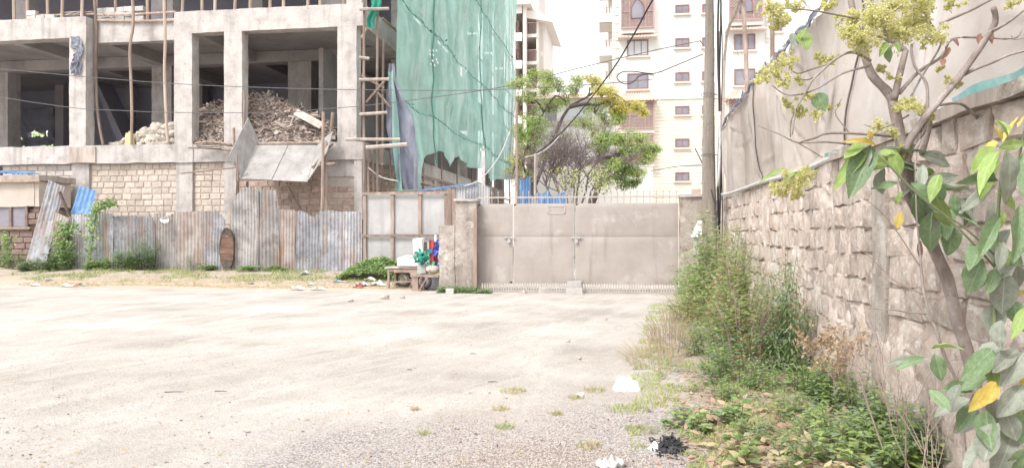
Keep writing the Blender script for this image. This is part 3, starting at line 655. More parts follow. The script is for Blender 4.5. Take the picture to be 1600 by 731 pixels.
# scaffolding on the right-hand side of the building
SC = thing('pole_scaffolding', 'rough timber scaffolding up the right side of the concrete shell', 'scaffolding', (XR + .5, 28, .3))
XS = XR + .65
def sct(pts, rr_=.05, nm='pole', m='wood'): MB().tube(smoothp(pts, 2), rr_, 6).build(nm, M[m], SC)
for (px, Y, y1, y0) in ((569, 27.2, -15, 300), (590, 27.6, -15, 300), (598, 28.3, 60, 300)):
    sct([onY(px + R.uniform(-1, 1), y1, Y), onY(px + R.uniform(-2, 2), (y0 + y1) / 2, Y), onY(px, y0, Y)])
for Y in (31, 34, 37.5, 41, 45, 49, 53, 57, 60):
    sct([(XS, Y, G0), (XS + R.uniform(-.1, .1), Y, 12), (XS, Y, 24)])
for (x0, yy, x1, y1) in ((562, 15, 608, 14), (561, 125, 608, 124), (562, 179, 605, 176), (540, 218, 625, 218), (572, 231, 636, 226), (561, 90, 577, 92)):
    sct([onY(x0, yy, 27.1), onY(x1, y1, 27.25)], .06 if yy < 225 else .08, 'ledger', 'wood_grey')
for (a, b, c, d_) in ((563, 118, 600, 138), (572, 160, 600, 128), (565, 60, 575, 40), (590, 145, 612, 170)): sct([onY(a, b, 27.3), onY(c, d_, 27.7)], .045, 'brace')
for zz in (4.3, 7.1, 9.9, 12.8, 15.6): sct([(XS, 28, zz), (XS, 44, zz), (XS, 60.5, zz)], .05, 'ledger')
for Y in (34, 41, 49, 57): MB().box(XS - .5, XS, Y - 2, Y + 2, 3.95, 4.0).build('deck_board', M['wood_grey'], SC)
# boards and poles in front of the ground-storey side wall
for (px, y0, y1, Y) in ((575, 232, 300, 27.7), (582, 230, 300, 28), (596, 228, 300, 28.3), (609, 226, 300, 28.6), (618, 232, 300, 29)):
    sct([onY(px, y0, Y), onY(px + 1, y1, Y)], .045)
mb = MB(); mb.tube(smoothp([onY(575, 262, 27.6), onY(596, 277, 27.6), onY(622, 283, 27.6)], 4), .025); tag(mb.build('hose', M['cable_grey']), 'pale sagging hose along the scaffold poles above the framed hoarding', 'hose')

# green debris netting
NT = thing('green_safety_netting', 'faded green debris netting hung over the scaffolding of the shell', 'netting', (-9.1, 44, 3))
XN = -9.0
def net_x(y, z, s=0): 
    d = .10 * math.sin(y * 1.9 + 1.3 * nz(y * .4, z * .15)) * (.4 + .6 * abs(nz(y * .2, z * .3, 7))) + .28 * nz(y * .35, z * .22, s) + .16 * nz(y * 1.3, z * .35, s + 3) + .07 * nz(y * 4, z * 1.1, s + 5) + .10 * abs(nz(y * 2.2, z * .5, s + 8))
    return XN + .1 + d
yv = [28.3, onX(670, 300, XN).y, onX(748, 300, XN).y, onX(801, 300, XN).y]      # upright seams
zv = [3.6, onX(670, 182, XN).z, onX(705, 88, XN).z, onX(760, 35, XN).z, 25.5]       # long seams
for i in range(3):
    for j in range(4):
        y0, y1, z0, z1 = yv[i], yv[i+1], zv[j], zv[j+1]
        if j == 0:
            if i == 0: bot = lambda t, a=[(0, 297), (.35, 299), (.6, 296), (1, 240)]: a
            def zb(t, i=i):
                px = {0: [(0, 299), (.3, 299), (.55, 297), (.7, 262), (.85, 243), (1, 240)], 1: [(0, 240), (.15, 236), (.3, 262), (.5, 244), (.7, 262), (1, 264)], 2: [(0, 264), (.1, 268), (.2, 284), (.45, 280), (1, 281)]}[i]
                for k in range(len(px) - 1):
                    if px[k][0] <= t <= px[k+1][0]: q = (t - px[k][0]) / (px[k+1][0] - px[k][0]); return px[k][1] * (1 - q) + px[k+1][1] * q
                return px[-1][1]
        def P(u, v, y0=y0, y1=y1, z0=z0, z1=z1, i=i, j=j):
            y = y0 + (y1 - y0) * u
            zlo = z0
            if j == 0:
                d = XN / (-math.sin(TH) * 1 + 0) ; 
                # depth along the view for this y at the net plane
                dep = FW.x * XN + FW.y * y; zlo = 1.6 + (365.5 - zb(u)) / FPX * dep
            sag = .35 * math.sin(math.pi * u) * (1 if j else .3)
            za = zlo - (sag * .5 if j else 0); zc = z1 - sag * .5
            z = za + (zc - za) * v
            e = math.sin(math.pi * v) ** .5 * .12
            return (net_x(y, z, 0) + e * .6, y, z)
        MB().grid(P, max(30, int((y1 - y0) * 7)), max(20, int((z1 - z0) * 5))).build('net_panel', M['net_green'], NT, smooth=True)
for j in range(1, 4):
    for i in range(3):
        pts = []; n = int((yv[i+1] - yv[i]) * 3)
        for k in range(n + 1):
            u = k / n; y = yv[i] + (yv[i+1] - yv[i]) * u; z = zv[j] - .175 * math.sin(math.pi * u) + .03 * math.sin(y * 9); pts.append((XN + .1 + (net_x(y, z) - XN - .1) * .6 + .16, y, z))
        MB().tube(pts, [.022 + .012 * math.sin(k * 2.3) for k in range(n + 1)], 5).build('net_seam', M['net_seam'], NT)
for i in (1, 2):
    pts = [(net_x(yv[i], z) + .12, yv[i] + .05 * math.sin(z * 3), z) for z in [4.8 + k * .35 for k in range(60)]]
    MB().tube(pts, .035, 5).build('net_seam', M['net_seam'], NT)
# torn tufts along the seams, white squares drawn for light through holes
r = random.Random(9); mb = MB()
for k in range(60):
    j = r.choice((1, 2, 3)); y = r.uniform(29, 58); i = 0 if y < yv[1] else (1 if y < yv[2] else 2); u = (y - yv[i]) / (yv[i+1] - yv[i]); z = zv[j] - .175 * math.sin(math.pi * u)
    b = Vector((net_x(y, z) + .16, y, z)); mb.leaf(b, Vector((.3, r.uniform(-.5, .5), r.uniform(-1, .3))).normalized(), Vector((1, 0, .2)), r.uniform(.1, .4), .08)
mb.build('net_fray', M['net_seam'], NT, kind='stuff')
mb = MB()
for (a, b) in ((671, 80), (676, 80), (681, 80), (671, 86), (676, 87), (681, 94), (675, 96), (672, 101), (678, 103), (683, 99), (719, 110), (719, 117), (754, 232), (750, 236), (757, 238)):
    p = onX(a, b, XN + .42); s_ = .13 if a < 700 else .28; mb.add([p + Vector((0, 0, 0)), p + Vector((0, s_ * 1.8, 0)), p + Vector((0, s_ * 1.8, s_ * .7)), p + Vector((0, 0, s_ * .7))], [(0, 1, 2, 3)])
mb.build('net_light_spot', M['white_pl'], NT)
# loose hanging end at the near corner
def P(u, v): p = onY(576 + 18 * u * (1 - .4 * v) + 4 * math.sin(v * 6), -8 + 52 * v, 27.35); return p + Vector((0, .06 * math.sin(u * 12 + v * 3), 0))
tag(MB().grid(P, 10, 10).build('net_strip', M['green_pl'], smooth=True), 'short bunched strip of dark green net tied at the top of the corner scaffold', 'netting')
# hanging grey tarpaulin
def P(u, v):
    a = 611 + 15 * v * v + (u) * (9 + 33 * sstep(0, .5, v) - 10 * sstep(.75, 1, v)) - 6 * math.sin(math.pi * v); p = onY(a - 4, 100 + 196 * v, 28.3)
    return p + Vector((.05 * nz(u * 6, v * 9), .09 * math.sin(u * 13 + 3 * nz(u, v * 2)) * (.4 + v) + .12 * nz(u * 4, v * 6, 3), 0))
tag(MB().grid(P, 26, 30).build('hanging_tarpaulin', M['tarp_grey'], smooth=True), 'long dark grey tarpaulin hanging from the corner of the scaffolding', 'tarpaulin')
def P(u, v):
    a = 606 + 15 * v + u * 9; p = onY(a, 112 + 186 * v, 28.15); return p + Vector((0, .15 * math.sin(u * 5 + v * 7), 0))
MBg = MB().grid(P, 8, 30); tag(MBg.build('green_net_edge', M['net_green'], smooth=True), 'narrow green net edging along the left side of the hanging grey tarpaulin', 'netting')

# ------------------------------------------------------------------ LOW OUTBUILDING at the far left
OB = thing('low_outbuilding', 'low dark stone outbuilding with cream band at the far left', 'building', (-20.5, 26, .3))
Y0 = 25.6; xr = XA(62, Y0); xl = -27
MB().box(xl, xr - .1, Y0 + .1, 27.2, .2, 2.55).build('wall_core', M['brick_dark'], OB)
wx0, wx1, wz0, wz1 = XA(-40, Y0), XA(43, Y0), ZA(20, 354, Y0), ZA(20, 324, Y0)
wc = [o_ for o_ in B.children][0]
def sk(x, z): return wz0 - .1 < z < wz1 + .1 and x < wx1 + .1
stones_y(OB, XA(-20, Y0), xr, .35, ZA(40, 323, Y0), Y0, POOL['brick_dark'], lmin=.4, lmax=.6, skip=sk, depth=.1)
MB().rbox(xl, xr + .02, Y0 - .06, 27.2, ZA(40, 323, Y0), ZA(40, 284, Y0), .5, .02).build('ring_beam', M['cream'], OB)
MB().rbox(XA(43, Y0) , XA(56, Y0), Y0 - .09, Y0 - .062, ZA(40, 322, Y0), ZA(40, 286, Y0), .3, .02).build('pilaster', M['cream'], OB)
MB().rbox(xl, xr + .15, Y0 - .22, 27.3, ZA(40, 283.5, Y0), ZA(40, 274, Y0), .5, .03).build('roof_edge', M['wood_grey'], OB)
MB().rbox(xl, xr + .2, Y0 - .25, Y0 - .221, ZA(40, 285, Y0), ZA(40, 281, Y0), .5, .01).build('fascia', M['wood_red'], OB)
wf = MB(); 
for a, b in ((-20, -16), (15, 19), (40, 44)): wf.box(XA(a, Y0), XA(b, Y0), Y0 - .04, Y0 + .06, wz0, wz1)
wf.box(XA(-20, Y0), XA(44, Y0), Y0 - .045, Y0 + .06, wz1, wz1 + .06)
wf_ = wf.build('window_frame', M['brick_dark'], OB)
MB().box(XA(-20, Y0), XA(44, Y0), Y0 + .02, Y0 + .04, wz0, wz1).build('pane', M['glass'], wf_)
MB().rbox(XA(-20, Y0), XA(50, Y0), Y0 - .12, Y0 + .0, wz0 - .1, wz0 - .01, .4, .01).build('window_sill', M['wood_red'], OB)
def corr(c0, c1, top, Yb, m, lean=0, pitch=.10, amp=.022, r=R, base=None, rag=.0, nrow=8, parent=None, name='sheet', seed=0.0, warp=.03):
    """corrugated sheet standing between px c0..c1 (at its foot), height to px row top"""
    x0, x1 = XA(c0, Yb), XA(c1, Yb); n = max(6, int((x1 - x0) / pitch * 6)); zt = top if callable(top) else (lambda u: top)
    mb = MB()
    def P(u, v):
        x = x0 + (x1 - x0) * u; z0 = (gz(x, Yb) - .05) if base is None else base; z1 = zt(u); z = z0 + (z1 - z0) * v
        return (x + lean * v, Yb + amp * math.sin(u * (x1 - x0) / pitch * 2 * math.pi) + warp * nz(x * 1.5 + seed, z * 1.3, seed) + .02 * v + .035 * math.exp(-((v - .55 - .1 * math.sin(seed)) / .03) ** 2) * nz(x * 2, seed * 3) , z)
    mb.grid(P, n, nrow); return mb.build(name, M[m], parent, smooth=True)
# blue sheet thrown on the outbuilding roof
mb = MB()
mb.grid(lambda u, v: (XA(-10, 25.9) + (XA(50, 25.9) - XA(-10, 25.9)) * u, 25.5 + .9 * v, ZA(20, 275, 25.7) + .03 + .12 * v + .12 * (1 - u) + .02 * math.sin(u * 60) + .05 * nz(u * 6, v * 3)), 90, 4)
tag(mb.build('blue_roof_sheet', M['zinc_blue'], smooth=True), 'crumpled blue sheet lying on the roof of the low outbuilding', 'roof sheet')

# ------------------------------------------------------------------ CORRUGATED FENCE
FY = 24.6
CF = thing('corrugated_fence', 'patched corrugated iron fence along the foot of the concrete shell', 'fence', (XA(320, FY), FY, .3))
Zp = lambda px, py: ZA(px, py, FY)
def ln(*pts):   # outline of a top edge: list of (u, px row)
    def f(u, pts=pts):
        for k in range(len(pts) - 1):
            if pts[k][0] <= u <= pts[k+1][0]: q = (u - pts[k][0]) / max(1e-6, pts[k+1][0] - pts[k][0]); return Zp(300, pts[k][1] * (1 - q) + pts[k+1][1] * q) + .012 * math.sin(u * 37)
        return Zp(300, pts[-1][1])
    return f
sheets = [(78, 113, ln((0, 340), (1, 338)), 'zinc_warm', .02), (110, 148, ln((0, 334), (1, 333)), 'zinc', 0), (146, 176, ln((0, 334), (.3, 331), (1, 333)), 'zinc', .03), (174, 216, ln((0, 337), (1, 336)), 'zinc', 0),
          (213, 243, ln((0, 338), (.8, 336), (1, 350)), 'zinc', -.02), (240, 277, ln((0, 333), (.4, 332), (.45, 338), (1, 331)), 'zinc_warm', .03), (276, 315, ln((0, 331), (1, 330)), 'zinc_rust', 0), (313, 352, ln((0, 330), (.75, 331), (1, 346)), 'zinc', 0),
          (360, 404, ln((0, 335), (.1, 316), (.25, 304), (.45, 294), (.9, 293), (1, 298)), 'zinc_warm', -.02), (399, 437, ln((0, 296), (.4, 298), (.9, 298), (1, 330)), 'zinc_warm', -.05), (433, 461, ln((0, 328), (1, 329)), 'zinc_rust', 0),
          (459, 500, ln((0, 331), (.3, 330), (.5, 334), (.75, 340), (1, 332)), 'zinc', 0), (499, 536, ln((0, 331), (.6, 330), (1, 333)), 'zinc', 0), (533, 565, ln((0, 331), (.9, 332), (1, 338)), 'zinc', .02)]
for i, (a, b, t, m_, le) in enumerate(sheets):
    corr(a, b, t, FY + (.03 if i % 2 else 0) + (-.06 if i in (8, 9) else 0), m_, le, parent=CF, name='corrugated_sheet', seed=i * 1.7, warp=.05, pitch=.11 if i % 3 else .135, nrow=10)
MB().bar((XA(80, FY), FY + .12, 1.9), (XA(565, FY), FY + .12, 1.95), .08, .05).build('rail', M['wood'], CF)
for px in (118, 200, 300, 358, 435, 566): MB().bar((XA(px, FY), FY + .13, .1), (XA(px, FY), FY + .13, 2.1), .08).build('post', M['wood'], CF)
MB().rbox(XA(354, FY) , XA(362, FY), FY + .09, FY + .15, .3, Zp(355, 331), .2, .01).build('board', M['wood_red'], CF)
# leaning sheets at the left
def leansheet(P4, m, name, lab, amp=.02, npl=8, fold=0.0):
    a, b, c, d_ = [Vector(p) for p in P4]; nrm = (b - a).cross(d_ - a).normalized(); mb = MB()
    mb.grid(lambda u, v: (a * (1 - u) + b * u) * (1 - v) + (d_ * (1 - u) + c * u) * v + nrm * (amp * math.sin(u * npl * 2 * math.pi) * (1 if v > fold else .35) + .04 * nz(u * 3, v * 4, npl)), 48, 12)
    return tag(mb.build(name, M[m], smooth=True), lab, 'metal sheet', 'leaning corrugated sheets at the left of the fence')
leansheet([onY(40, 410, 24.2), onY(72, 412, 24.2), onY(101, 292, 24.9), onY(76, 281, 24.9)], 'zinc', 'leaning_sheet', 'tall grey corrugated sheet leaning left beside the low outbuilding', .022, 5, .45)
leansheet([onY(66, 408, 24.35), onY(92, 412, 24.35), onY(108, 341, 24.6), onY(84, 330, 24.6)], 'zinc_rust', 'leaning_sheet', 'short rusty sheet leaning just right of the tall grey one', .015, 6)
leansheet([onY(110, 334, 25.0), onY(142, 334, 25.0), onY(151, 298, 25.5), onY(124, 291, 25.5)], 'zinc_blue', 'leaning_sheet', 'blue corrugated sheet sticking up behind the fence at the left', .03, 4)
mb = MB(); mb.bar(onY(93, 300, 24.75), onY(110, 340, 24.65), .07); tag(mb.build('slanting_stick', M['wood_dark']), 'dark stick slanting between the grey and the blue leaning sheets', 'stick')
mb = MB(); mb.bar(onY(160, 325, 24.5), onY(178, 308, 24.6), .06); tag(mb.build('slanting_stick', M['wood']), 'brown stick poking up out of the climbing vine on the fence', 'stick')
mb = MB(); mb.grid(lambda u, v: onY(250 + 14 * u, 341 + 4 * v + 3 * math.sin(u * 3), 24.45 - .12 * v + .03 * math.sin(u * 9)), 6, 3); tag(mb.build('paper_scrap', M['white_pl'], smooth=True), 'folded white scrap stuck on the top edge of the fence', 'scrap')
# charred oval board leaning on the fence
DR = thing('oval_board_lid', 'oval plank lid with charred ends leaning on the corrugated fence', 'lid', onY(354, 421, 24.35))
yc = 388; 
for k in range(5):
    t0, t1 = k / 5, (k + 1) / 5; mb = MB(); pts = []
    def wd(t): return 10.5 * (1 - abs(2 * t - 1) ** 3.2) ** .5 if 0 < t < 1 else 0
    N = 6; fr = []; 
    for q in range(N + 1): t = t0 + (t1 - t0) * q / N; fr.append((354 - wd(t), 356 + 64 * t)); 
    for q in range(N, -1, -1): t = t0 + (t1 - t0) * q / N; fr.append((354 + wd(t), 356 + 64 * t))
    F_ = [onY(a, b + (.6 if k else 0), 24.42 - .1 * ((b - 356) / 64)) for a, b in fr]; n_ = len(F_)
    Bk = [p + Vector((0, .08, 0)) for p in F_]
    mb.add(F_ + Bk, [tuple(range(n_))[::-1], tuple(range(n_, 2 * n_))] + [(i, (i + 1) % n_, n_ + (i + 1) % n_, n_ + i) for i in range(n_)])
    mb.build('plank', M['wood_dark'] if k in (0, 4) else M['wood_mid'], DR)
MB().tube([onY(354 + 11 * math.cos(t * math.pi / 12), 388 + 32.5 * math.sin(t * math.pi / 12), 24.37) for t in range(25)], .012, 5).build('rim', M['wood_dark'], DR)

# ------------------------------------------------------------------ FRAMED HOARDING beside the gate
HY = 24.2
HO = thing('framed_hoarding', 'brown framed hoarding with six pale sheets left of the gate', 'hoarding', (XA(636, HY), HY, .3))
cx = [570, 613, 656, 699]; rw = [(303, 366), (370, 408)]
for i in range(3):
    for (a, b) in rw: MB().rbox(XA(cx[i] + 1, HY), XA(cx[i+1] - 1, HY), HY + .05, HY + .065, ZA(630, b + 6, HY), ZA(630, a, HY), .4, .01).build('sheet', M['board_white'], HO)
for k, c in enumerate(cx[:3] + [697]):
    MB().rbox(XA(c - 2.5, HY), XA(c + 2.5, HY), HY - .03, HY + .045, .2, ZA(630, 301, HY), .5, .012).build('post', M['wood'], HO)
for y_ in (302, 368): MB().rbox(XA(566, HY), XA(702, HY), HY - .06, HY - .032, ZA(630, y_ + 2, HY), ZA(630, y_ - 2, HY), .5, .012).build('rail', M['wood'], HO)
for (a, b, t, Y) in ((699, 705, 294, 22.9), (706, 712, 296, 22.6)):
    mb = MB(); mb.rbox(XA(a, Y), XA(b, Y), Y, Y + .12, .2, ZA(a, t, Y), .4, .015)
    tag(mb.build('timber_post', M['wood']), 'rough brown post behind the stepped gate pillar, ' + ('the left of the pair' if a < 703 else 'the right of the pair'), 'post', 'pair of posts behind the gate pillar')

# ------------------------------------------------------------------ GATE
GY = 20.6
GX0, GX1 = XA(746, GY), XA(1060, GY)
GT = thing('metal_gate', 'wide beige sheet metal gate with spiked top between two pillars', 'gate', ((GX0 + GX1) / 2, GY, 0))
zt, zm, zb_ = 2.43, 1.53, .24
lv = [(GX0, XA(801, GY)), (XA(802.5, GY), XA(896.5, GY)), (XA(899, GY), GX1)]
def dent(x0, x1, z0, z1, s):
    nx_, nz_ = max(8, int((x1 - x0) * 12)), 14; mb = MB()
    mb.grid(lambda u, v: (x0 + (x1 - x0) * u, GY - .012 * (1 if 0 < u < 1 and 0 < v < 1 else 0) * (1 + 1.0 * nz((x0 + (x1-x0) * u) * 1.7, (z0 + (z1-z0) * v) * 1.9, s)), z0 + (z1 - z0) * v), nx_, nz_); return mb
for i, (a, b) in enumerate(lv):
    lf_ = MB()
    for (p, q, r_, s_) in ((a, b, zt - .05, zt), (a, b, zb_, zb_ + .05)): lf_.box(p, q, GY, GY + .05, r_, s_)
    for (p, q) in ((a, a + .05), (b - .05, b)): lf_.box(p, q, GY + .001, GY + .049, zb_ + .05, zt - .05)
    f_ = lf_.build('gate_leaf', M['gate_bar'], GT)
    dent(a + .012, b - .012, zm + .006, zt - .01, i).build('upper_sheet', M['gate'], f_, smooth=True)
    dent(a + .012, b - .012, zb_ + .01, zm - .006, i + 7).build('lower_sheet', M['gate'], f_, smooth=True)
    MB().box(a + .03, b - .03, GY + .006, GY + .03, zm - .02, zm + .02).build('mid_rail', M['gate_bar'], f_)
# top rail and spikes
MB().box(GX0, GX1, GY + .012, GY + .048, 2.585, 2.625).build('top_rail', M['gate_bar'], GT)
n = 32; spm = MB(); spm.tube([(0, 0, 0), (0, 0, .30)], .011, 5); spm.tube([(0, 0, .30), (0, 0, .33), (0, 0, .40)], [.013, .018, .001], 5); spm = mesh_of(spm, 'spike', M['gate_bar'])
for k in range(n):
    x = GX0 + .06 + (GX1 - GX0 - .12) * k / (n - 1); put('spike', spm, (x, GY + .03, zt), (R.uniform(-.02, .02), R.uniform(-.02, .02), 0), (1, 1, .92), GT)
bm_ = MB(); n = 78
for k in range(n): x = GX0 + .03 + (GX1 - GX0 - .06) * k / (n - 1); bm_.box(x - .014, x + .014, GY + .012, GY + .026, .035, zb_ + .002)
bm_.box(GX0, GX1, GY + .008, GY + .03, .02, .05); bm_.build('bottom_bars', M['gate_bar'], GT, kind='stuff')
for xk in (XA(796, GY), XA(901, GY)):
    bo = MB(); bo.tube([(xk - .16, GY - .05, zm - .03), (xk + .17, GY - .05, zm - .03)], .014, 6); bo.box(xk - .1, xk - .06, GY - .07, GY - .012, zm - .06, zm); bo.box(xk + .06, xk + .1, GY - .07, GY - .012, zm - .06, zm)
    b_ = bo.build('bolt', M['steel'], GT); MB().rbox(xk - .045, xk + .035, GY - .09, GY - .055, zm - .17, zm - .07, .05, .005).build('padlock', M['steel'], b_)
# faded rectangle of old paint on the middle leaf
fr = MB(); a, b = onY(856, 334, GY), onY(883, 321, GY)
for (x0, x1, z0, z1) in ((a.x, b.x, a.z, a.z + .02), (a.x, b.x, b.z - .02, b.z), (a.x, a.x + .02, a.z, b.z), (b.x - .02, b.x, a.z, b.z)): fr.add([(x0, GY - .032, z0), (x1, GY - .032, z0), (x1, GY - .032, z1), (x0, GY - .032, z1)], [(0, 1, 2, 3)])
fr.build('paint_outline', mat('faded_paint', [(.50,.44,.41),(.54,.49,.46)], 3, .6, 0), GT)

# gate pillars
PL = thing('stepped_gate_pillar', 'stepped rendered gate pillar with chipped edges at the left of the gate', 'pillar', (XA(716, 20.4), 20.4, 0))
MB().rbox(XA(711, 20.3), XA(744, 20.3), 20.3, 20.85, -.05, ZA(725, 314, 20.3), .16, .03).build('tall_shaft', M['render_'], PL)
MB().rbox(XA(686, 20.3), XA(710.6, 20.3), 20.28, 20.9, -.05, ZA(700, 352, 20.3), .16, .03).build('low_buttress', M['render_'], PL)
MB().rbox(XA(709, 20.3), XA(746, 20.3), 20.25, 20.9, ZA(725, 314, 20.3) - .0, ZA(725, 312, 20.3) + .03, .2, .02).build('cap', M['concrete'], PL)
MB().rbox(XA(740, 20.2), XA(745, 20.2), 20.19, 20.27, .02, 2.3, .2, .01).build('angle_iron', M['wood'], PL)
PR_ = thing('right_gate_pillar', 'rust streaked rendered pillar at the right of the gate beside the utility pole', 'pillar', (XA(1080, 20.4), 20.4, 0))
MB().rbox(XA(1063, 20.3), XA(1103, 20.3), 20.3, 20.8, -.05, ZA(1080, 308, 20.3), .16, .03).build('shaft', M['render_'], PR_)
MB().rbox(XA(1062, 20.3), XA(1104, 20.3), 20.24, 20.85, ZA(1080, 308, 20.3), ZA(1080, 304, 20.3), .2, .02).build('cap', M['concrete'], PR_)
p = onY(1088, 304, 20.4); mb = MB(); mb.rbox(p.x - .12, p.x + .12, 20.35, 20.55, p.z - .03, p.z + .14, .1, .015); tag(mb.build('loose_brick', M['stone_brown']), 'reddish brick lying on top of the right gate pillar', 'brick')
# meter box
EB = thing('meter_box', 'small grey meter box under a pitched white cover beside the pole', 'box', onY(1090, 395, 18.9))
a, b = onY(1083, 388, 18.9), onY(1100, 370, 18.9)
MB().box(a.x + .02, b.x, 18.9, 19.1, 1.1, ZA(1090, 370, 18.9)).build('body', M['cable_grey'], EB)
mb = MB(); z0, z1 = ZA(1090, 370, 18.9), ZA(1090, 345, 18.9)
mb.add([(a.x - .04, 18.82, z0), (b.x + .02, 18.82, z0), (b.x + .02, 19.15, z0), (a.x - .04, 19.15, z0), (a.x + .13, 18.95, z1), (b.x + .02, 18.95, z1), (b.x + .02, 19.1, z1), (a.x + .13, 19.1, z1)], [(0,3,2,1),(4,5,6,7),(0,1,5,4),(1,2,6,5),(2,3,7,6),(3,0,4,7)])
mb.build('cover', M['white_pl'], EB)
MB().box(XA(1090, 18.9) , XA(1094, 18.9), 18.95, 19.05, 0, 1.1).build('stand', M['cable_grey'], EB)

# sheets beyond the gate
BF = thing('pale_sheet_fence', 'pale corrugated sheets with a blue edge beyond the left end of the gate', 'fence', (XA(720, 26), 26, 0))
for i in range(6):
    a = 656 + i * 18; corr(a, a + 19, (lambda u, i=i: ZA(700, 297 - (i + u) * 2.2 if i < 5 else 286 + 8 * u, 26)), 26 + .02 * (i % 2), 'board_white' if i % 2 else 'zinc', 0, base=0, parent=BF, name='sheet', seed=i)
MB().bar(onY(654, 298, 25.95), onY(745, 286, 25.95), .06, .05).build('edge_strip', M['zinc_blue'], BF)
BS = thing('blue_sheet_fence', 'blue corrugated sheets showing through the gate spikes', 'fence', (XA(845, 25.5), 25.5, 0))
for (a, b, t) in ((811, 829, 279), (829, 841, 304), (841, 858, 300), (858, 884, 303)):
    corr(a, b, (lambda u, t=t: ZA(840, t + 3 * math.sin(u * 5), 25.5)), 25.5, 'zinc_blue' if a != 829 else 'zinc', 0, base=0, parent=BS, name='sheet', seed=a)
for (px, y0, y1, lab) in ((807, 160, 318, 'thin rusty pole standing behind the gate spikes at the foot of the net'), (836, 240, 305, 'pale thin pole among the trees behind the gate')):
    mb = MB(); mb.tube([onY(px, y1, 25), onY(px + .6, y0, 25)], .045 if px == 807 else .05); tag(mb.build('thin_pole', M['wood'] if px == 807 else M['wood_grey']), lab, 'pole')
mb = MB(); a = onY(755, 300, 27); mb.box(a.x - .06, a.x + .06, 27, 27.1, 0, ZA(755, 235, 27)); tag(mb.build('white_post', M['cable_grey']), 'pale square post in front of the green net, left of the gate spikes', 'post')

# ------------------------------------------------------------------ RIGHT-HAND STONE WALL
WX = 2.15; WT = 2.36
SW = thing('roadside_stone_wall', 'old quarry stone boundary wall running along the right of the yard', 'wall', (WX + .1, 10, 0))
mb = MB()
def smear(u, v):
    y, z = -1.5 + 21.8 * u, -.1 + (WT + .1) * v
    q = nz(y * 1.1, z * 1.3, 3) + .5 * nz(y * 3.7, z * 3.1, 6) + .25 * nz(y * 9, z * 9, 2)
    k = sstep(-.25, .55, q + .55 * (1 - sstep(.3, 1.3, z)) - .06)      # thick smears of mortar low down, thin ones above
    return (WX + .028 - .054 * k + .010 * nz(y * 14, z * 14, 4), y, z)
mb.grid(smear, 560, 64); mb.box(WX + .07, WX + .28, -1.5, 20.3, -.1, WT - .01)
mb.build('mortar_bed', M['wall_mortar'], SW, smooth=True)
r = random.Random(12); far = MB(); nst = 0; ch = .236
def stone_into(mb_, src, loc, rz, sc):
    me = src; c, s_ = math.cos(rz), math.sin(rz); vs = []
    for v in me.vertices: x, y, z = v.co.x * sc[0], v.co.y * sc[1], v.co.z * sc[2]; vs.append((loc[0] + c * x - s_ * y, loc[1] + s_ * x + c * y, loc[2] + z))
    mb_.add(vs, [tuple(p.vertices) for p in me.polygons])
pil = [(6.65, 7.05)]
for row in range(10):
    y = -.6 + r.uniform(0, .3); z = row * ch
    while y < 19.9:
        L = (r.uniform(.18, .36) if r.random() < .8 else r.uniform(.11, .18)) if y > 6.9 else r.uniform(.3, .5); y1 = y + L
        if any(y < q and y1 > p_ for p_, q in pil): 
            if y < pil[0][0] - .12: L = pil[0][0] - y; y1 = pil[0][0]
            else: y = pil[0][1]; continue
        proud = r.uniform(-.014, .016); rz = rad(-90) + r.uniform(-.05, .05)
        sc = (L - r.uniform(.010, .035), .12, ch * (r.uniform(.94, 1.04) if r.random() < .8 else r.uniform(.8, .92)) - .010); loc = (WX + .045 + proud, y + L / 2, z + ch / 2 + r.uniform(-.012, .012))
        if r.random() < .035 and 1 < row < 9: y = y1; continue          # a stone that fell out
        if 3.3 < y < 9.6 and nst < 298: put('stone', r.choice(POOLW), loc, (r.uniform(-.03, .03), r.uniform(-.03, .03), rz), sc, SW); nst += 1
        else: stone_into(far, r.choice(POOLW), loc, rz, sc)
        y = y1
far.build('distant_stones', M['wall_stone'], SW, kind='stuff')
MB().rbox(WX - .03, WX + .2, 6.66, 7.04, -.05, WT, .12, .022).build('concrete_pier', M['render_'], SW)
# coping slabs on the near half
r = random.Random(19); y = 1.0
while y < 7.8:
    L = r.uniform(.6, .95); MB().rbox(WX - .07 + r.uniform(-.02, .02), WX + .34, y, y + L - .015, WT, WT + .085, .12, .012).build('coping_slab', M['wood_grey'] if r.random() < .2 else M['render_'], SW); y += L
while y < 20.2:
    L = r.uniform(.6, 1.1); MB().rbox(WX - .01 + r.uniform(-.02, .02), WX + .3, y, y + L - .015, WT - .01, WT + .05, .15, .015).build('coping_slab', M['render_'], SW); y += L

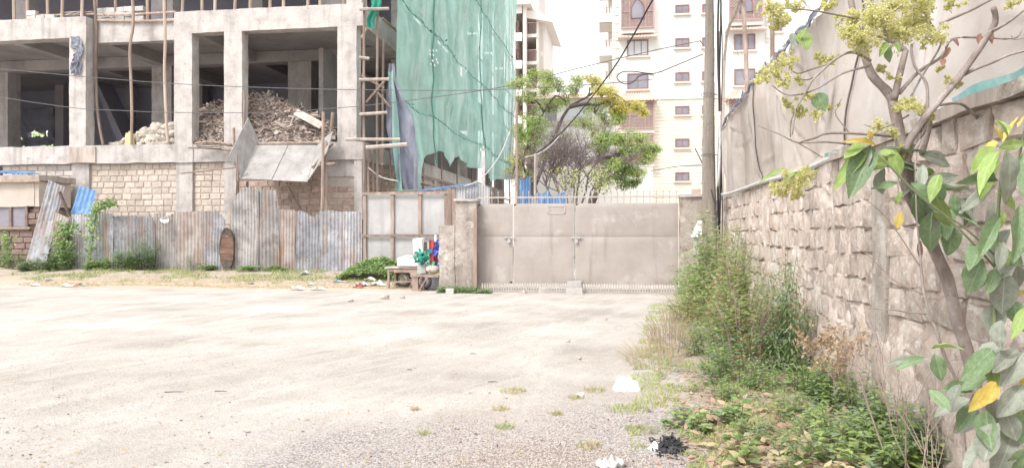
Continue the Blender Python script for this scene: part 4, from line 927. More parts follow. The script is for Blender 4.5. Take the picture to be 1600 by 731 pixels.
# tan shade netting above the wall
TN = thing('tan_shade_netting', 'beige shade netting stretched high above the stone wall', 'netting', (2.7, 12, 2.4))
TX = 2.62
ty = [-2, 1.6, 4.6, onX(1345, 200, TX).y, onX(1183, 200, TX).y, 21.6]
def tz(y): return 4.72 + .04 * math.sin(y * .9) + .03 * nz(y * .7, 3) - (.35 if y > 20.6 else 0) * (y - 20.6)
_cr = []; _q = random.Random(66)
for _ in range(64): _cr.append((_q.uniform(1, 21), _q.uniform(2.5, 4.6), _q.gauss(0, 1.0) + (1.57 if _q.random() < .4 else .5), _q.uniform(.4, 1.3), _q.uniform(.02, .055) * _q.choice((-1, 1))))
def tx(y, z):
    k = 1 - .75 * sstep(4.1, 4.7, z); c = 0
    for (cy_, cz_, a_, l_, h_) in _cr:
        u_, w_ = (y - cy_) * math.cos(a_) + (z - cz_) * math.sin(a_), -(y - cy_) * math.sin(a_) + (z - cz_) * math.cos(a_)
        if abs(u_) < l_ and abs(w_) < .3: c += h_ * math.exp(-(w_ / .05) ** 2) * (1 - (u_ / l_) ** 2)
    fold = .06 * math.sin(y * 5.2 + 2 * nz(y * .8, z * .5)) * sstep(14, 18, y)
    return TX + k * (.26 * nz(y * .55, z * .55, 2) + .09 * nz(y * 1.5, z * .8, 5) + fold) + c + .006 * nz(y * 7, z * 4, 1)
for i in range(5):
    y0, y1 = ty[i], ty[i+1]
    def P(u, v, y0=y0, y1=y1):
        y = y0 + (y1 - y0) * u; k = .05 * math.sin(math.pi * u); z = 2.38 + .04 * math.sin(y * 5) + (tz(y) - 2.38) * v
        tuck = .22 * (1 - sstep(0, .12, v)); return (tx(y, z) - tuck * .6 + k, y, z)
    MB().grid(P, int((y1 - y0) * 22), 56).build('net_panel', M['net_tan'], TN, smooth=True)
    if 0 < i: MB().tube([(tx(y0, z) - .03, y0 + .03 * math.sin(z * 4), z) for z in [2.42 + k * .12 for k in range(20)]], .012, 5).build('seam_cord', M['bark_dark'], TN)
pts = [(tx(y, tz(y)) - .02, y, tz(y) + .02 * math.sin(y * 8)) for y in [-1.5 + k * .2 for k in range(115)]]
MB().tube(pts, [.03 + .01 * math.sin(k * 1.7) for k in range(115)], 6).build('top_rope', M['tarp_grey'], TN)
MB().grid(lambda u, v: (tx(ty[0] + 23.4 * u, tz(ty[0] + 23.4 * u)) - .04 - .01 * math.sin(u * 90), ty[0] + 23.4 * u, tz(ty[0] + 23.4 * u) - .06 * v * (.5 + abs(nz(u * 60, 0)) * 1.5)), 160, 2).build('teal_hem', M['tarp_grey'], TN, smooth=True)
for (y0, y1, za, zb) in ((1.2, 6.2, 2.50, 2.655), (8.0, 10.4, 2.50, 2.60)):
    MB().grid(lambda u, v: (TX - .10 - .05 * v + .02 * math.sin(u * 40) - .04, y0 + (y1 - y0) * u, za + (zb - za) * v * (.85 + .3 * abs(nz(u * 5, 3))) + .012 * nz(u * 9, v * 4)), 70, 5).build('teal_hem', M['teal'], TN, smooth=True)
p = onX(1302, 155, TX - .12); MB().grid(lambda u, v: (tx(p.y, p.z) - .10, p.y + .28 * u - .14, p.z + .42 * v - .2 + .03 * u), 3, 3).build('pale_patch', M['board_white'], TN)
# poles behind the netting
for k, (pts, X, rr_, lab, m_) in enumerate((([(1161, -10), (1164, 60), (1167, 140)], 3.6, .07, 'upright weathered pole rising behind the tan netting, in front of the apartments', 'wood'),
      ([(1162, -15), (1148, 25), (1135, 58), (1130, 160)], 3.5, .055, 'pale leaning plank pole between the utility pole and the upright pole', 'wood_grey'),
      ([(1122, 50), (1123, 120), (1125, 182)], 2.9, .05, 'rusty thin post just right of the utility pole', 'wood'),
      ([(1206, 30), (1207, 90)], 3.2, .05, 'short brown post end showing above the sloping edge of the netting', 'wood'))):
    mb = MB(); mb.tube(smoothp([onX(a, b, X) for a, b in pts] + [Vector((X, onX(pts[-1][0], pts[-1][1], X).y, 0))], 2), rr_, 7); tag(mb.build('support_pole', M[m_]), lab, 'pole', 'poles behind the tan netting')
mb = MB(); mb.tube([onX(1146, 58, 3.4), onX(1163, 125, 3.5)], .01, 4); tag(mb.build('guy_wire', M['cable_thin']), 'thin wire slanting between the poles behind the netting', 'wire')
r = random.Random(31); mb = MB()
for k in range(40): y = r.uniform(13, 19); p = Vector((tx(y, tz(y)) - .02, y, tz(y))); mb.leaf(p, Vector((r.uniform(-.3, .3), r.uniform(-1, 1), r.uniform(-.2, .9))).normalized(), rvec(r), r.uniform(.05, .2), .05)
mb.build('frayed_edge', M['tarp_grey'], TN, kind='stuff')

# ------------------------------------------------------------------ UTILITY POLE, cables
UP = thing('utility_pole', 'weathered round wooden utility pole by the end of the stone wall', 'utility pole', atD(1108, 480, 16.3) * 1.0)
c = atD(1108, 365, 16.3); PXc, PYc = c.x, c.y
mb = MB(); pts = [(PXc + .012 * math.sin(z * 1.3), PYc, z) for z in [-.1 + .25 * k for k in range(37)]]
mb.tube(pts, [.182 - .0035 * k + .004 * math.sin(k * 2.1) for k in range(37)], 18); mb.build('shaft', M['pole'], UP, smooth=True)
MB().bar((PXc - .9, PYc - .2, 8.3), (PXc + .9, PYc - .2, 8.3), .1, .1).build('crossarm', M['wood_grey'], UP)
for z in (.9, 3.3, 4.6): MB().tube([(PXc + .172 * math.cos(t * .5236), PYc + .172 * math.sin(t * .5236), z + .01 * math.sin(t)) for t in range(13)], .008, 4).build('tie_band', M['cable_thin'], UP)
for k, (dx, dy, rr_) in enumerate(((.185, -.08, .018), (.225, -.04, .020), (.262, 0, .010), (.215, .05, .014))):
    pts = [(PXc + dx + .018 * math.sin(z * 1.9 + k * 2), PYc + dy, z) for z in [.1 + .4 * q for q in range(22)]]
    MB().tube(pts, rr_, 6).build('down_cable', M['cable'], UP)
def wire(px, lab, rr_=.012, m='cable_thin', nm='overhead_wire', grp='overhead wires'):
    mb = MB(); mb.tube(smoothp([atD(a, b, d_) for a, b, d_ in px], 6), rr_, 5); return tag(mb.build(nm, M[m]), lab, 'cable', grp)
wire([(-20, 106, 25), (108, 118, 24), (272, 131, 23), (440, 138, 22), (600, 141, 21), (750, 141, 20), (900, 134, 18.5), (1021, 124, 17.4)], 'upper thin wire crossing the concrete shell and the green net', .011)
wire([(-20, 149, 25), (108, 168, 24), (190, 173, 23.5), (272, 176, 23), (430, 176, 22), (500, 171, 21.5), (600, 162, 21), (780, 137, 19.5), (900, 108, 18), (1000, 84, 17), (1085, 66, 16.3), (1095, 66, 16.3), (1099, 71, 16.3)], 'lower thin wire that sags across the shell and rises to the pole', .011)
wire([(1085, -110, 16.2), (1020, 0, 17), (990, 55, 19), (960, 105, 21), (920, 158, 23), (880, 205, 25), (845, 235, 27), (826, 246, 28)], 'thick black cable dropping diagonally from the pole past the apartments', .021, 'cable')
wire([(1098, 85, 16.4), (1060, 101, 16.6), (1030, 113, 16.8), (1015, 115, 16.8), (990, 112, 16.8), (972, 113, 16.8), (964, 121, 16.8), (970, 129, 16.8), (980, 131.5, 16.8), (990, 128, 16.8), (998, 120, 16.8), (1010, 116, 16.8), (1022, 118, 16.8)], 'black cable with an open loop hanging left of the pole', .012, 'cable')
wire([(1098, 100, 16.4), (1075, 107, 16.6), (1050, 116, 16.7), (1032, 113, 16.8), (1022, 118, 16.8), (1016, 128, 16.8), (1020, 137, 16.8), (1028, 135, 16.8), (1026, 128, 16.8)], 'faint thin grey wire curling beside the looped cable', .006, 'cable_grey')
wire([(1096, 258, 18), (1060, 260, 22), (1017, 267, 26)], 'short wire between the pole and a bracket near the apartment foot', .012)
wire([(820, 246, 27), (842, 240, 27), (860, 228, 27), (876, 210, 27)], 'pale cable end hanging below the thick black cable', .018, 'cable_grey')
wire([(726, 291, 24), (748, 282, 24), (768, 262, 24), (785, 235, 24), (797, 205, 24)], 'pale drop cable in front of the lower right of the green net', .022, 'cable_grey')
wire([(1086, 232, 19.5), (1100, 262, 17.3), (1112, 300, 16.1), (1122, 345, 15.6)], 'short black strap crossing the pole diagonally', .016, 'cable')
# conduit coming down the pole and along the wall
mb = MB(); pts = [(PXc + .2, PYc - .2, 4.2), (PXc + .2, PYc - .2, 3.4), (PXc + .17, PYc - .22, 2.7), onX(1122, 300, 1.99), onX(1131, 304, 2.02), onX(1150, 299, 2.07), onX(1190, 285, 2.1), onX(1235, 273, 2.12), onX(1280, 256, 2.12), onX(1330, 232, 2.16), onX(1370, 215, 2.3)]
mb.tube(smoothp(pts, 6), .032, 8); tag(mb.build('grey_conduit', M['cable_grey'], smooth=True), 'bent pale grey conduit from the pole along the top of the stone wall', 'conduit')

# ------------------------------------------------------------------ APARTMENTS behind
AY = 66
AP = thing('apartment_block', 'white apartment block with brown lattice balconies behind the gate', 'building', (XA(1080, AY), AY, 0))
ax0, ax1 = XA(957, AY), XA(1330, AY); zs_ = ZA(1040, 155, AY)
MB().box(ax0, ax1, AY, AY + 14, zs_, 27).build('upper_wall', M['white_wall'], AP)
sc_ = mat('apartment_cladding', [(.74,.68,.56),(.82,.77,.66)], 1, .9, .2, 10)
# coursed lower wall: real stone courses
MB().box(ax0 - .05, ax1, AY + .02, AY + 14, 0, zs_ - .02).build('lower_wall', M['sill'], AP)
k = 0; z = 3.2
cb = MB()
while z < zs_ - .05: cb.box(ax0 - .07, ax1, AY - .03, AY + .01, z, min(z + .27, zs_ - .05)); z += .30; k += 1
cb.build('stone_courses', sc_, AP, kind='stuff')
MB().box(ax0 - .1, ax1, AY - .12, AY + .01, zs_ - .05, zs_ + .12).build('string_course', M['far_cream'], AP)
WN = MB()
def window(a, b, t, bt, Y, par, bars=1, gl='glass', sill=True):
    x0, x1 = XA(a, Y), XA(b, Y); z1, z0 = ZA((a+b)/2, t, Y), ZA((a+b)/2, bt, Y); f = MB(); th = .1
    for (p, q, r_, s_) in ((x0, x1, z0, z0 + th), (x0, x1, z1 - th, z1), (x0, x0 + th, z0 + th, z1 - th), (x1 - th, x1, z0 + th, z1 - th)): f.box(p, q, Y - .09, Y - .002, r_, s_)
    for k in range(bars): xm = x0 + (x1 - x0) * (k + 1) / (bars + 1); f.box(xm - .03, xm + .03, Y - .08, Y - .002, z0 + th, z1 - th)
    f_ = f.build('window', M['brown'], par); MB().box(x0 + th, x1 - th, Y - .05, Y - .03, z0 + th, z1 - th).build('pane', M[gl], f_)
    if sill: MB().box(x0 - .15, x1 + .15, Y - .2, Y - .002, z0 - .14, z0 - .005).build('window_sill', M['sill'], f_)
rows = [(8, 22), (60, 75), (113, 128), (166, 180), (217, 231), (269, 283)]
for t, b in rows:
    window(1055, 1077, t, b, AY - .03, AP); window(1097, 1113, t - 1, b - 1, AY - .03, AP, 0)
window(980, 1013, 63, 88, AY, AP, 2, 'glass_pale'); window(980, 1013, 115, 140, AY, AP, 1)
window(1147, 1180, 54, 79, AY, AP, 2, 'glass'); window(1147, 1180, 108, 134, AY, AP, 1)
window(1206, 1222, 30, 50, AY, AP, 1); window(1210, 1228, 82, 104, AY, AP, 1)
window(1147, 1180, 190, 215, AY, AP, 1)
def lattice(a, b, t, bt, arch):
    x0, x1 = XA(a, AY), XA(b, AY); z1, z0 = ZA((a+b)/2, t, AY), ZA((a+b)/2, bt, AY); Y = AY - .75
    bx = MB(); bx.box(x0, x1, Y + .12, AY - .002, z0 - .35, z1); b_ = bx.build('bay', M['far_cream'] if True else 0, AP)
    lt = MB()
    for (p, q, r_, s_) in ((x0, x1, z0, z0 + .12), (x0, x1, z1 - .12, z1), (x0, x0 + .12, z0 + .12, z1 - .12), (x1 - .12, x1, z0 + .12, z1 - .12), (x0 + .1, x1 - .1, (z0 + z1) / 2 - .04, (z0 + z1) / 2 + .04)): lt.box(p, q, Y - .05, Y + .05, r_, s_)
    xm = (x0 + x1) / 2; hw = (x1 - x0) * .17
    for s_ in (-1, 1): lt.box(xm + s_ * hw * 1.35 - .05, xm + s_ * hw * 1.35 + .05, Y - .04, Y + .04, z0 + .1, z1 - .4)
    st_ = .24; W_ = x1 - x0; H_ = z1 - z0; k = -H_
    while k < W_:
        for sgn in (1, -1):
            # clip the diagonal to the rectangle
            t0 = max(0, -k); t1 = min(H_, W_ - k)
            if t1 > t0 + .1:
                p = (x0 + k + t0, Y, z0 + t0) if sgn > 0 else (x1 - k - t0, Y, z0 + t0); q = (x0 + k + t1, Y, z0 + t1) if sgn > 0 else (x1 - k - t1, Y, z0 + t1)
                lt.bar(p, q, .05, .03, up=(0, 1, 0))
        k += st_
    lt.build('lattice_screen', M['brown_pink'], b_, kind='stuff')
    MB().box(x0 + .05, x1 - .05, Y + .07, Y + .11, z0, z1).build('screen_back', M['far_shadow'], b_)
    if arch:
        ar = MB(); ap = []
        for q in range(9): t_ = q / 8; ap.append((xm - hw * 1.1 + hw * 2.2 * t_, Y - .08, z0 + H_ * (.62 + .24 * (1 - abs(2 * t_ - 1) ** 1.6))))
        n0 = len(ap); ar.add([(xm - hw * 1.1, Y - .08, z0 + H_ * .3), (xm + hw * 1.1, Y - .08, z0 + H_ * .3)] + ap[::-1], [tuple(range(n0 + 2))]); ar.build('arch_opening', M['glass'], b_)
        MB().tube([(xm - hw * 1.1, Y - .1, z0 + H_ * .3)] + ap + [(xm + hw * 1.1, Y - .1, z0 + H_ * .3)], .06, 4).build('arch_frame', M['brown'], b_)
    return x0, x1, z0, z1, b_
def canopy(x0, x1, z0, z1, par, m='roof_tile', d=.95):
    mb = MB(); Y = AY - d
    mb.add([(x0 - .25, Y - .25, z0), (x1 + .25, Y - .25, z0), (x1 + .25, AY, z0), (x0 - .25, AY, z0), (x0 + .4, AY, z1), (x1 - .4, AY, z1)], [(0,3,2,1), (0,1,5,4), (1,2,5), (0,4,3)])
    mb.build('tiled_canopy', M[m], par)
    rg_ = MB(); n_ = int((x1 - x0 + .5) / .28)
    for k in range(n_ + 1): u = k / n_; rg_.tube([(x0 - .25 + (x1 - x0 + .5) * u, Y - .25, z0 + .03), (x0 + .4 + (x1 - x0 - .8) * u, AY - .02, z1 + .03)], .06, 5)
    rg_.build('roof_tiles', M[m], par, kind='stuff')
for (a, b, t, bt, ar) in ((970, 1022, -4, 48, True), (970, 1022, 161, 203, False), (970, 1022, 212, 255, False), (1137, 1190, -8, 36, True), (1137, 1190, 158, 200, False)):
    x0, x1, z0, z1, b_ = lattice(a, b, t, bt, ar)
    if ar: canopy(x0, x1, z0 - .75, z0 - .38, b_, 'sill', .6)
    elif t < 165: canopy(x0, x1, z1 + .02, z1 + .85, b_)
# quoins and the set-back balconies at the left end
q_ = MB()
for k in range(60): z = 5 + k * .36; w_ = .55 if k % 2 else .32; q_.box(ax0 - .04, ax0 + w_, AY - .06, AY - .002, z, z + .33)
q_.build('quoins', M['far_shadow'], AP, kind='stuff')
q_ = MB()
for k in range(50): z = 9 + k * .36; w_ = .5 if k % 2 else .3; x = XA(1196, AY); q_.box(x, x + w_, AY - .06, AY - .002, z, z + .33)
q_.build('quoins', M['far_shadow'], AP, kind='stuff')
bx0 = XA(931, AY + 1)
MB().box(bx0 + 1.0, ax0, AY + 4.2, AY + 12, 0, 27).build('set_back_wall', M['white_wall'], AP)
for yy in (-30, 22, 74, 124, 176, 228):
    z = ZA(940, yy, AY + 1); MB().box(bx0, ax0, AY + 1, AY + 4.2, z - .75, z).build('balcony_parapet', M['white_wall'], AP)
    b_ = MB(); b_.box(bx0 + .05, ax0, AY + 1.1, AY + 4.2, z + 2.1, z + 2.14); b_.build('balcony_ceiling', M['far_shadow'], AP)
    for q in range(4): MB().tube([(bx0 + .3 + q * .3, AY + 1.3, z), (bx0 + .3 + q * .3, AY + 1.3, z + .8)], .03, 4).build('baluster', M['brown'], AP)
    MB().rbox(bx0 + .8, bx0 + 1.5, AY + 2, AY + 2.6, z, z + .9, .3, .06).build('planter', M['far_shadow'], AP)
MB().box(bx0 + .02, bx0 + .3, AY + 1.02, AY + 1.3, 0, 27).build('balcony_pier', M['white_wall'], AP)
# cream tower farther off
TY = 84
TW = thing('cream_tower_block', 'pale cream tower block with stacked balconies beyond the green net', 'building', (XA(830, TY), TY, 0))
def bxp(a, b, t, bt, y0, y1, nm, m): MB().box(XA(a, TY + y0), XA(b, TY + y0), TY + y0, TY + y1, max(0, ZA(a, bt, TY + y0)), ZA(a, t, TY + y0)).build(nm, M[m], TW)
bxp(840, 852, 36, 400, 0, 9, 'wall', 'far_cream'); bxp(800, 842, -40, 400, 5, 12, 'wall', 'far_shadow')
bxp(798, 805, -60, 400, -2.5, 5, 'wall', 'far_cream')
for a, b in ((817, 822),): bxp(a, b, -20, 400, -2.2, -1.4, 'column', 'far_cream')
bxp(838, 841, 30, 400, -1, 0, 'column', 'far_cream')
mb = MB(); x0, x1 = XA(822, TY), XA(857, TY); z = ZA(840, 33, TY); mb.add([(x0, TY - 1.5, z), (x1 + .6, TY - 1.5, z - .6), (x1 + .6, TY + 10, z - .6), (x0, TY + 10, z), (x0, TY - 1.5, z + .8), (x1 - .8, TY - 1.5, z + .6), (x1 - .8, TY + 10, z + .6), (x0, TY + 10, z + .8)], [(0,3,2,1),(4,5,6,7),(0,1,5,4),(1,2,6,5),(2,3,7,6),(3,0,4,7)]); mb.build('eave', M['far_cream'], TW)
bxp(803, 829, 0, 7, -3, 5, 'eave', 'far_cream')
for i, yy in enumerate((44, 86, 128, 170, 212)):
    z = ZA(830, yy, TY)
    MB().box(XA(804, TY), XA(841, TY), TY - 1.2, TY + 5, z - .35 - 1.0, z - 1.0).build('balcony_slab', M['far_cream'], TW)
    MB().box(XA(804, TY), XA(820, TY), TY - 2.4, TY - 2.2, z + 1.0, z + 1.9).build('parapet', M['far_cream'], TW)
    rl = MB(); 
    for q in range(6): x = XA(823 + q * 3, TY); rl.box(x - .04, x + .04, TY - 1.2, TY - 1.12, z - 1, z + .2)
    rl.box(XA(822, TY), XA(840, TY), TY - 1.22, TY - 1.1, z + .2, z + .3); rl.build('balcony_railing', M['brown_pink'], TW)
    MB().rbox(XA(811, TY), XA(814, TY), TY - 2, TY - 1.4, z - .9, z + .2, .3, .1).build('planter', M['brown'], TW)
for yy in (60, 102, 144):
    x0, x1 = XA(845, TY), XA(849, TY); MB().box(x0, x1, TY - .05, TY - .002, ZA(847, yy + 20, TY), ZA(847, yy - 14, TY)).build('arched_window', M['far_shadow'], TW)
# low house with tiled roof among the trees
LH = thing('low_tiled_house', 'low cream house with a red tiled roof seen through the trees', 'house', (XA(900, 56), 56, 0))
x0, x1 = XA(838, 56), XA(958, 56); z0 = ZA(900, 155, 56)
MB().box(x0, x1, 56, 62, 0, z0).build('wall', M['far_cream'], LH)
mb = MB(); mb.add([(x0 - .3, 55.5, z0), (x1 + .2, 55.5, z0), (x1, 59, z0 + .95), (x0, 59, z0 + .95), (x1 + .2, 62.5, z0), (x0 - .3, 62.5, z0)], [(0, 1, 2, 3), (3, 2, 4, 5), (0, 3, 5), (1, 4, 2), (0, 5, 4, 1)]); mb.build('roof', M['roof_tile'], LH)
for a in (852, 885, 905, 930):
    MB().box(XA(a, 56), XA(a + 18, 56), 55.93, 55.998, ZA(900, 188, 56), ZA(900, 160, 56)).build('window', M['glass_pale'] if a != 852 else M['glass'], LH)
MB().box(x0, x1, 55.8, 55.997, ZA(900, 196, 56), ZA(900, 190, 56)).build('ledge', M['cream'], LH)
mb = MB(); mb.box(XA(900, 50), XA(1020, 50), 50, 50.2, 0, ZA(960, 262, 50)); tag(mb.build('compound_wall', M['far_cream']), 'plain cream compound wall behind the trees and gate spikes', 'wall')

# ------------------------------------------------------------------ TREES behind the gate
def crown_clump(mb, c, rx, rz_, n, L, W, mis, r, droop=.3, ry=None):
    ry = ry or rx
    for _ in range(n):
        d = rvec(r); k = r.random() ** .45; p = Vector((c[0] + d.x * rx * k, c[1] + d.y * ry * k, c[2] + d.z * rz_ * k))
        dd = (d + rvec(r) * .9 + Vector((0, 0, -.1))).normalized(); mb.leaf(p, dd, (Vector((0, 0, 1)) + rvec(r) * .8).normalized(), L * r.uniform(.6, 1.4), W * r.uniform(.6, 1.3), r.choice(mis), droop)
def far_tree(name, label, limbs, clumps, mats_, D, seed, trunk_m='bark_dark', n0=520):
    r = random.Random(seed); base = limbs[0][0][0]; t = thing(name, label, 'tree', (atD(base[0], base[1], D).x, atD(base[0], base[1], D).y, 0))
    mb = MB()
    for pts, r0, r1 in limbs: mb.tube(smoothp([atD(a, b, D + dd) for a, b, dd in pts], 3), [r0, r1], 7)
    sub = MB()
    mb.build('trunk', M[trunk_m], t, smooth=True)
    cm = MB()
    for (px, py, rp, dd, mis, dens) in clumps:
        c = atD(px, py, D + dd); rw_ = rp / FPX * D
        for s_ in range(8):                # each clump is several smaller sprays with gaps between
            o_ = rvec(r) * rw_ * .62; cc = c + Vector((o_.x, o_.y, o_.z * .7)); crown_clump(cm, cc, rw_ * .55, rw_ * .24, int(n0 / 6.5 * dens), .12, .034, mis, r)
            sub.tube([c + Vector((0, 0, -rw_ * .5)), (c + cc) / 2 + rvec(r) * .1, cc], [.03, .008], 4)
            for _ in range(5): sub.tube([cc, cc + rvec(r) * rw_ * .45], [.012, .004], 3)
    sub.build('twigs', M['twig_grey'], t); cm.build('crown', [M[q] for q in mats_], t); return t
mt = ['far1', 'far2', 'far3', 'far4']
Yl, Gr, Mi, Dk = (2, 1, 2, 2, 0), (0, 1, 0), (1, 0, 1), (3, 0, 3)
far_tree('yellow_blossom_tree', 'feathery tree with yellow blossom leaning right above the gate',
    [([(838, 330, 0), (836, 290, 0), (818, 262, 0), (822, 235, 0), (838, 200, 0), (850, 175, 0)], .09, .04), ([(836, 290, 0), (858, 235, .3), (878, 186, 0), (891, 167, 0), (905, 158, 0), (919, 150, 0), (921, 137, 0)], .09, .03), ([(891, 167, 0), (912, 163, 0), (936, 163, 0), (950, 158, 0)], .10, .04), ([(919, 150, 0), (940, 140, .2), (965, 150, 0), (985, 165, 0)], .06, .02), ([(850, 175, 0), (838, 158, 0), (815, 150, 0)], .06, .02), ([(850, 175, 0), (868, 150, 0), (885, 160, 0)], .05, .02)],
    [(812, 130, 20, 0, Mi, .8), (838, 120, 20, .5, Mi, .8), (862, 120, 20, 0, Mi, .7), (850, 138, 22, -.3, Mi, .7), (822, 150, 20, 0, Mi, .6), (872, 135, 18, 0, Mi, .5), (832, 180, 24, 0, Gr, 1), (818, 205, 22, .3, Gr, 1), (845, 200, 20, 0, Gr, .8), (828, 228, 22, 0, Mi, .8), (812, 245, 20, 0, (1, 2, 0), .7), (800, 262, 16, 0, Mi, .5),
     (925, 128, 18, 0, Yl, .9), (940, 142, 22, 0, Yl, 1.2), (955, 158, 20, 0, Yl, 1.2), (966, 172, 16, .2, Yl, 1), (978, 168, 14, 0, Yl, .7), (996, 166, 12, 0, Yl, .6), (1004, 176, 9, 0, Yl, .5), (930, 168, 20, .3, Mi, .6), (945, 185, 22, .4, Mi, .6), (900, 140, 16, 0, Mi, .4), (968, 186, 14, 0, Gr, .7), (835, 215, 26, .2, Gr, 1.1), (850, 245, 20, .2, Mi, .8), (820, 275, 18, 0, Mi, .7), (858, 165, 22, .2, Mi, .8), (885, 150, 22, .3, Mi, .7), (905, 125, 16, .2, Mi, .5), (862, 262, 16, 0, (1, 2, 0), .5), (912, 190, 20, .3, Mi, .7), (875, 215, 20, .3, Mi, .35), (925, 205, 20, .2, Mi, .4)], mt, 33, 41, n0=640)
far_tree('spreading_green_tree', 'bright green bushy tree in front of the apartment corner',
    [([(925, 320, 0), (945, 270, 0), (960, 245, 0), (985, 240, 0)], .12, .05), ([(945, 247, 0), (962, 243, 0), (990, 225, 0)], .08, .03), ([(960, 270, 0), (985, 262, 0)], .05, .02)],
    [(950, 215, 20, 0, Gr, 1.1), (975, 212, 22, 0, Gr, 1.1), (1000, 222, 20, 0, Mi, 1), (1020, 234, 13, 0, Gr, .7), (985, 235, 22, 0, Gr, 1.1), (1008, 248, 16, 0, Mi, .9), (955, 258, 18, -.2, Gr, 1), (978, 262, 18, 0, Dk, 1), (995, 270, 14, 0, Mi, .8), (970, 283, 20, .2, Dk, 1), (990, 285, 12, .2, Dk, .7), (948, 280, 16, 0, Mi, .7), (935, 230, 14, 0, Gr, .6)], mt, 30, 42, n0=560)
# leafless thicket
r = random.Random(43); t = thing('leafless_thicket_tree', 'dense grey leafless tree between the two green ones', 'tree', (atD(893, 330, 31).x, atD(893, 330, 31).y, 0))
mb = MB(); tk = MB()
def grow(p, d, L, rr_, lev):
    q = p + d * L; (tk if lev < 2 else mb).tube([p, (p + q) / 2 + rvec(r) * L * .08, q], [rr_, rr_ * .7], 5 if lev < 2 else 3, cap=False)
    if lev >= 5: return
    for _ in range(4 if lev < 4 else 3): grow(p + (q - p) * r.uniform(.5, 1), (d + rvec(r) * .75 + Vector((0, 0, .05))).normalized(), L * r.uniform(.55, .8), rr_ * .58, lev + 1)
for bx, dx in ((880, -.25), (893, 0), (905, .25), (918, .35), (870, -.4), (888, -.1), (900, .12)):
    p = atD(bx, 330, 31); grow(p, Vector((dx, r.uniform(-.2, .2), 1)).normalized(), 1.55 if bx != 893 else 1.85, .05, 0)
tk.build('trunk', M['twig_grey'], t); mb.build('crown', M['twig_grey'], t)
mb = MB(); r = random.Random(44)
for k in range(26):
    c = atD(r.uniform(870, 960), r.uniform(262, 300), 27 + r.uniform(0, 2)); crown_clump(mb, c, .35, .25, 45, .09, .05, (0, 1), r)
tag(mb.build('bush_tops', [M['far2'], M['twig_grey']], kind='stuff'), 'thin pale bush tops just behind the gate spikes', 'bushes')

# ------------------------------------------------------------------ STALL clutter beside the gate pillar
def legs(T, pts, z1, w_=.06, m='wood'):
    for x, y in pts: MB().bar((x, y, gz(x, y) - .01), (x, y, z1), w_).build('leg', M[m], T)
ty_ = 21.2; a, b = XA(604, ty_), XA(656, ty_); zt_ = ZA(630, 417, ty_)
TB = thing('rough_table', 'rough wooden table at the left of the heap beside the gate pillar', 'table', ((a + b) / 2, ty_ + .2, 0))
for k in range(3): MB().rbox(a - .05, b + .05, ty_ + .18 * k, ty_ + .18 * k + .165, zt_ - .04, zt_, .3, .008).build('top_plank', M['wood_grey'], TB)
legs(TB, ((a + .05, ty_ + .05), (b - .05, ty_ + .05), (a + .12, ty_ + .48), (b - .1, ty_ + .48)), zt_ - .042)
MB().box(a + .08, b - .08, ty_ + .03, ty_ + .06, zt_ - .14, zt_ - .045).build('apron', M['wood'], TB); MB().bar((a + .05, ty_ + .05, .2), (b - .05, ty_ + .05, .22), .04).build('stretcher', M['wood'], TB)
by = 20.5; a, b = XA(645, by), XA(685, by); zt_ = ZA(665, 430, by)
BN = thing('rough_bench', 'low wooden bench with a slanted brace against the gate pillar', 'bench', ((a + b) / 2, by + .15, 0))
for k in range(2): MB().rbox(a - .08, b, by + .16 * k, by + .16 * k + .15, zt_ - .05, zt_, .3, .008).build('top_plank', M['wood'], BN)
MB().rbox(a - .02, a + .14, by + .03, by + .09, -.02, zt_ - .052, .2, .008).build('leg', M['wood'], BN); MB().rbox(a + .2, a + .27, by + .2, by + .26, -.02, zt_ - .052, .2, .008).build('leg', M['wood'], BN)
MB().bar((a + .14, by + .01, zt_ - .5), (a + .42, by + .01, zt_ - .04), .05, .03).build('brace', M['wood'], BN)
HC = thing('handcart', 'old handcart with two spoked wheels loaded with sacks behind the table', 'cart', (XA(640, 21.6), 21.8, 0))
def wheel(c, R0, parent):
    mb = MB(); mb.tube([(c.x + R0 * math.cos(t * math.pi / 12), c.y, c.z + R0 * math.sin(t * math.pi / 12)) for t in range(25)], .05, 8, cap=False); w_ = mb.build('wheel', M['rubber'], parent, smooth=True)
    mb = MB(); mb.tube([(c.x + R0 * .62 * math.cos(t * math.pi / 10), c.y, c.z + R0 * .62 * math.sin(t * math.pi / 10)) for t in range(21)], .025, 6, cap=False); mb.tube([(c.x, c.y - .06, c.z), (c.x, c.y + .06, c.z)], .05, 8)
    for t in range(8): mb.bar(c, c + Vector((math.cos(t * math.pi / 4), 0, math.sin(t * math.pi / 4))) * R0 * .62, .02)
    mb.build('rim', M['rim'], w_)
c = onY(630, 434, 21.75); c.z = .26; wheel(c, .215, HC); c2 = onY(662, 440, 21.0); c2.z = .24; wheel(c2, .2, HC)
ctop = MB(); ctop.rbox(c.x - .1, c2.x + .3, 21.15, 21.65, .48, .56, .3, .01); ctop.build('bed', M['wood'], HC)
MB().tube([Vector((c.x, 21.75, .26)), Vector((c2.x, 21.05, .24))], .025).build('axle', M['rim'], HC)
MB().tube([onY(619, 418, 21.5), onY(665, 428, 21.5)], .022).build('handle', M['rim'], HC)
def bundle(px, py, Y, rx, ry, rz_, m, nm, lab, cat, s_, a=.5, n=(12, 9)):
    p = onY(px, py, Y); mb = MB(); mb.blob(p, (rx, ry, rz_), a, s_, n=n); return tag(mb.build(nm, M[m], smooth=True), lab, cat)
mb = MB(); p = onY(653, 384, 21.4); mb.rbox(p.x - .14, p.x + .14, 21.35, 21.55, p.z - .22, p.z + .2, .1, .05); tag(mb.build('white_jerrycan', M['white_pl'], smooth=False), 'upright white plastic can topping the heap beside the gate pillar', 'container')
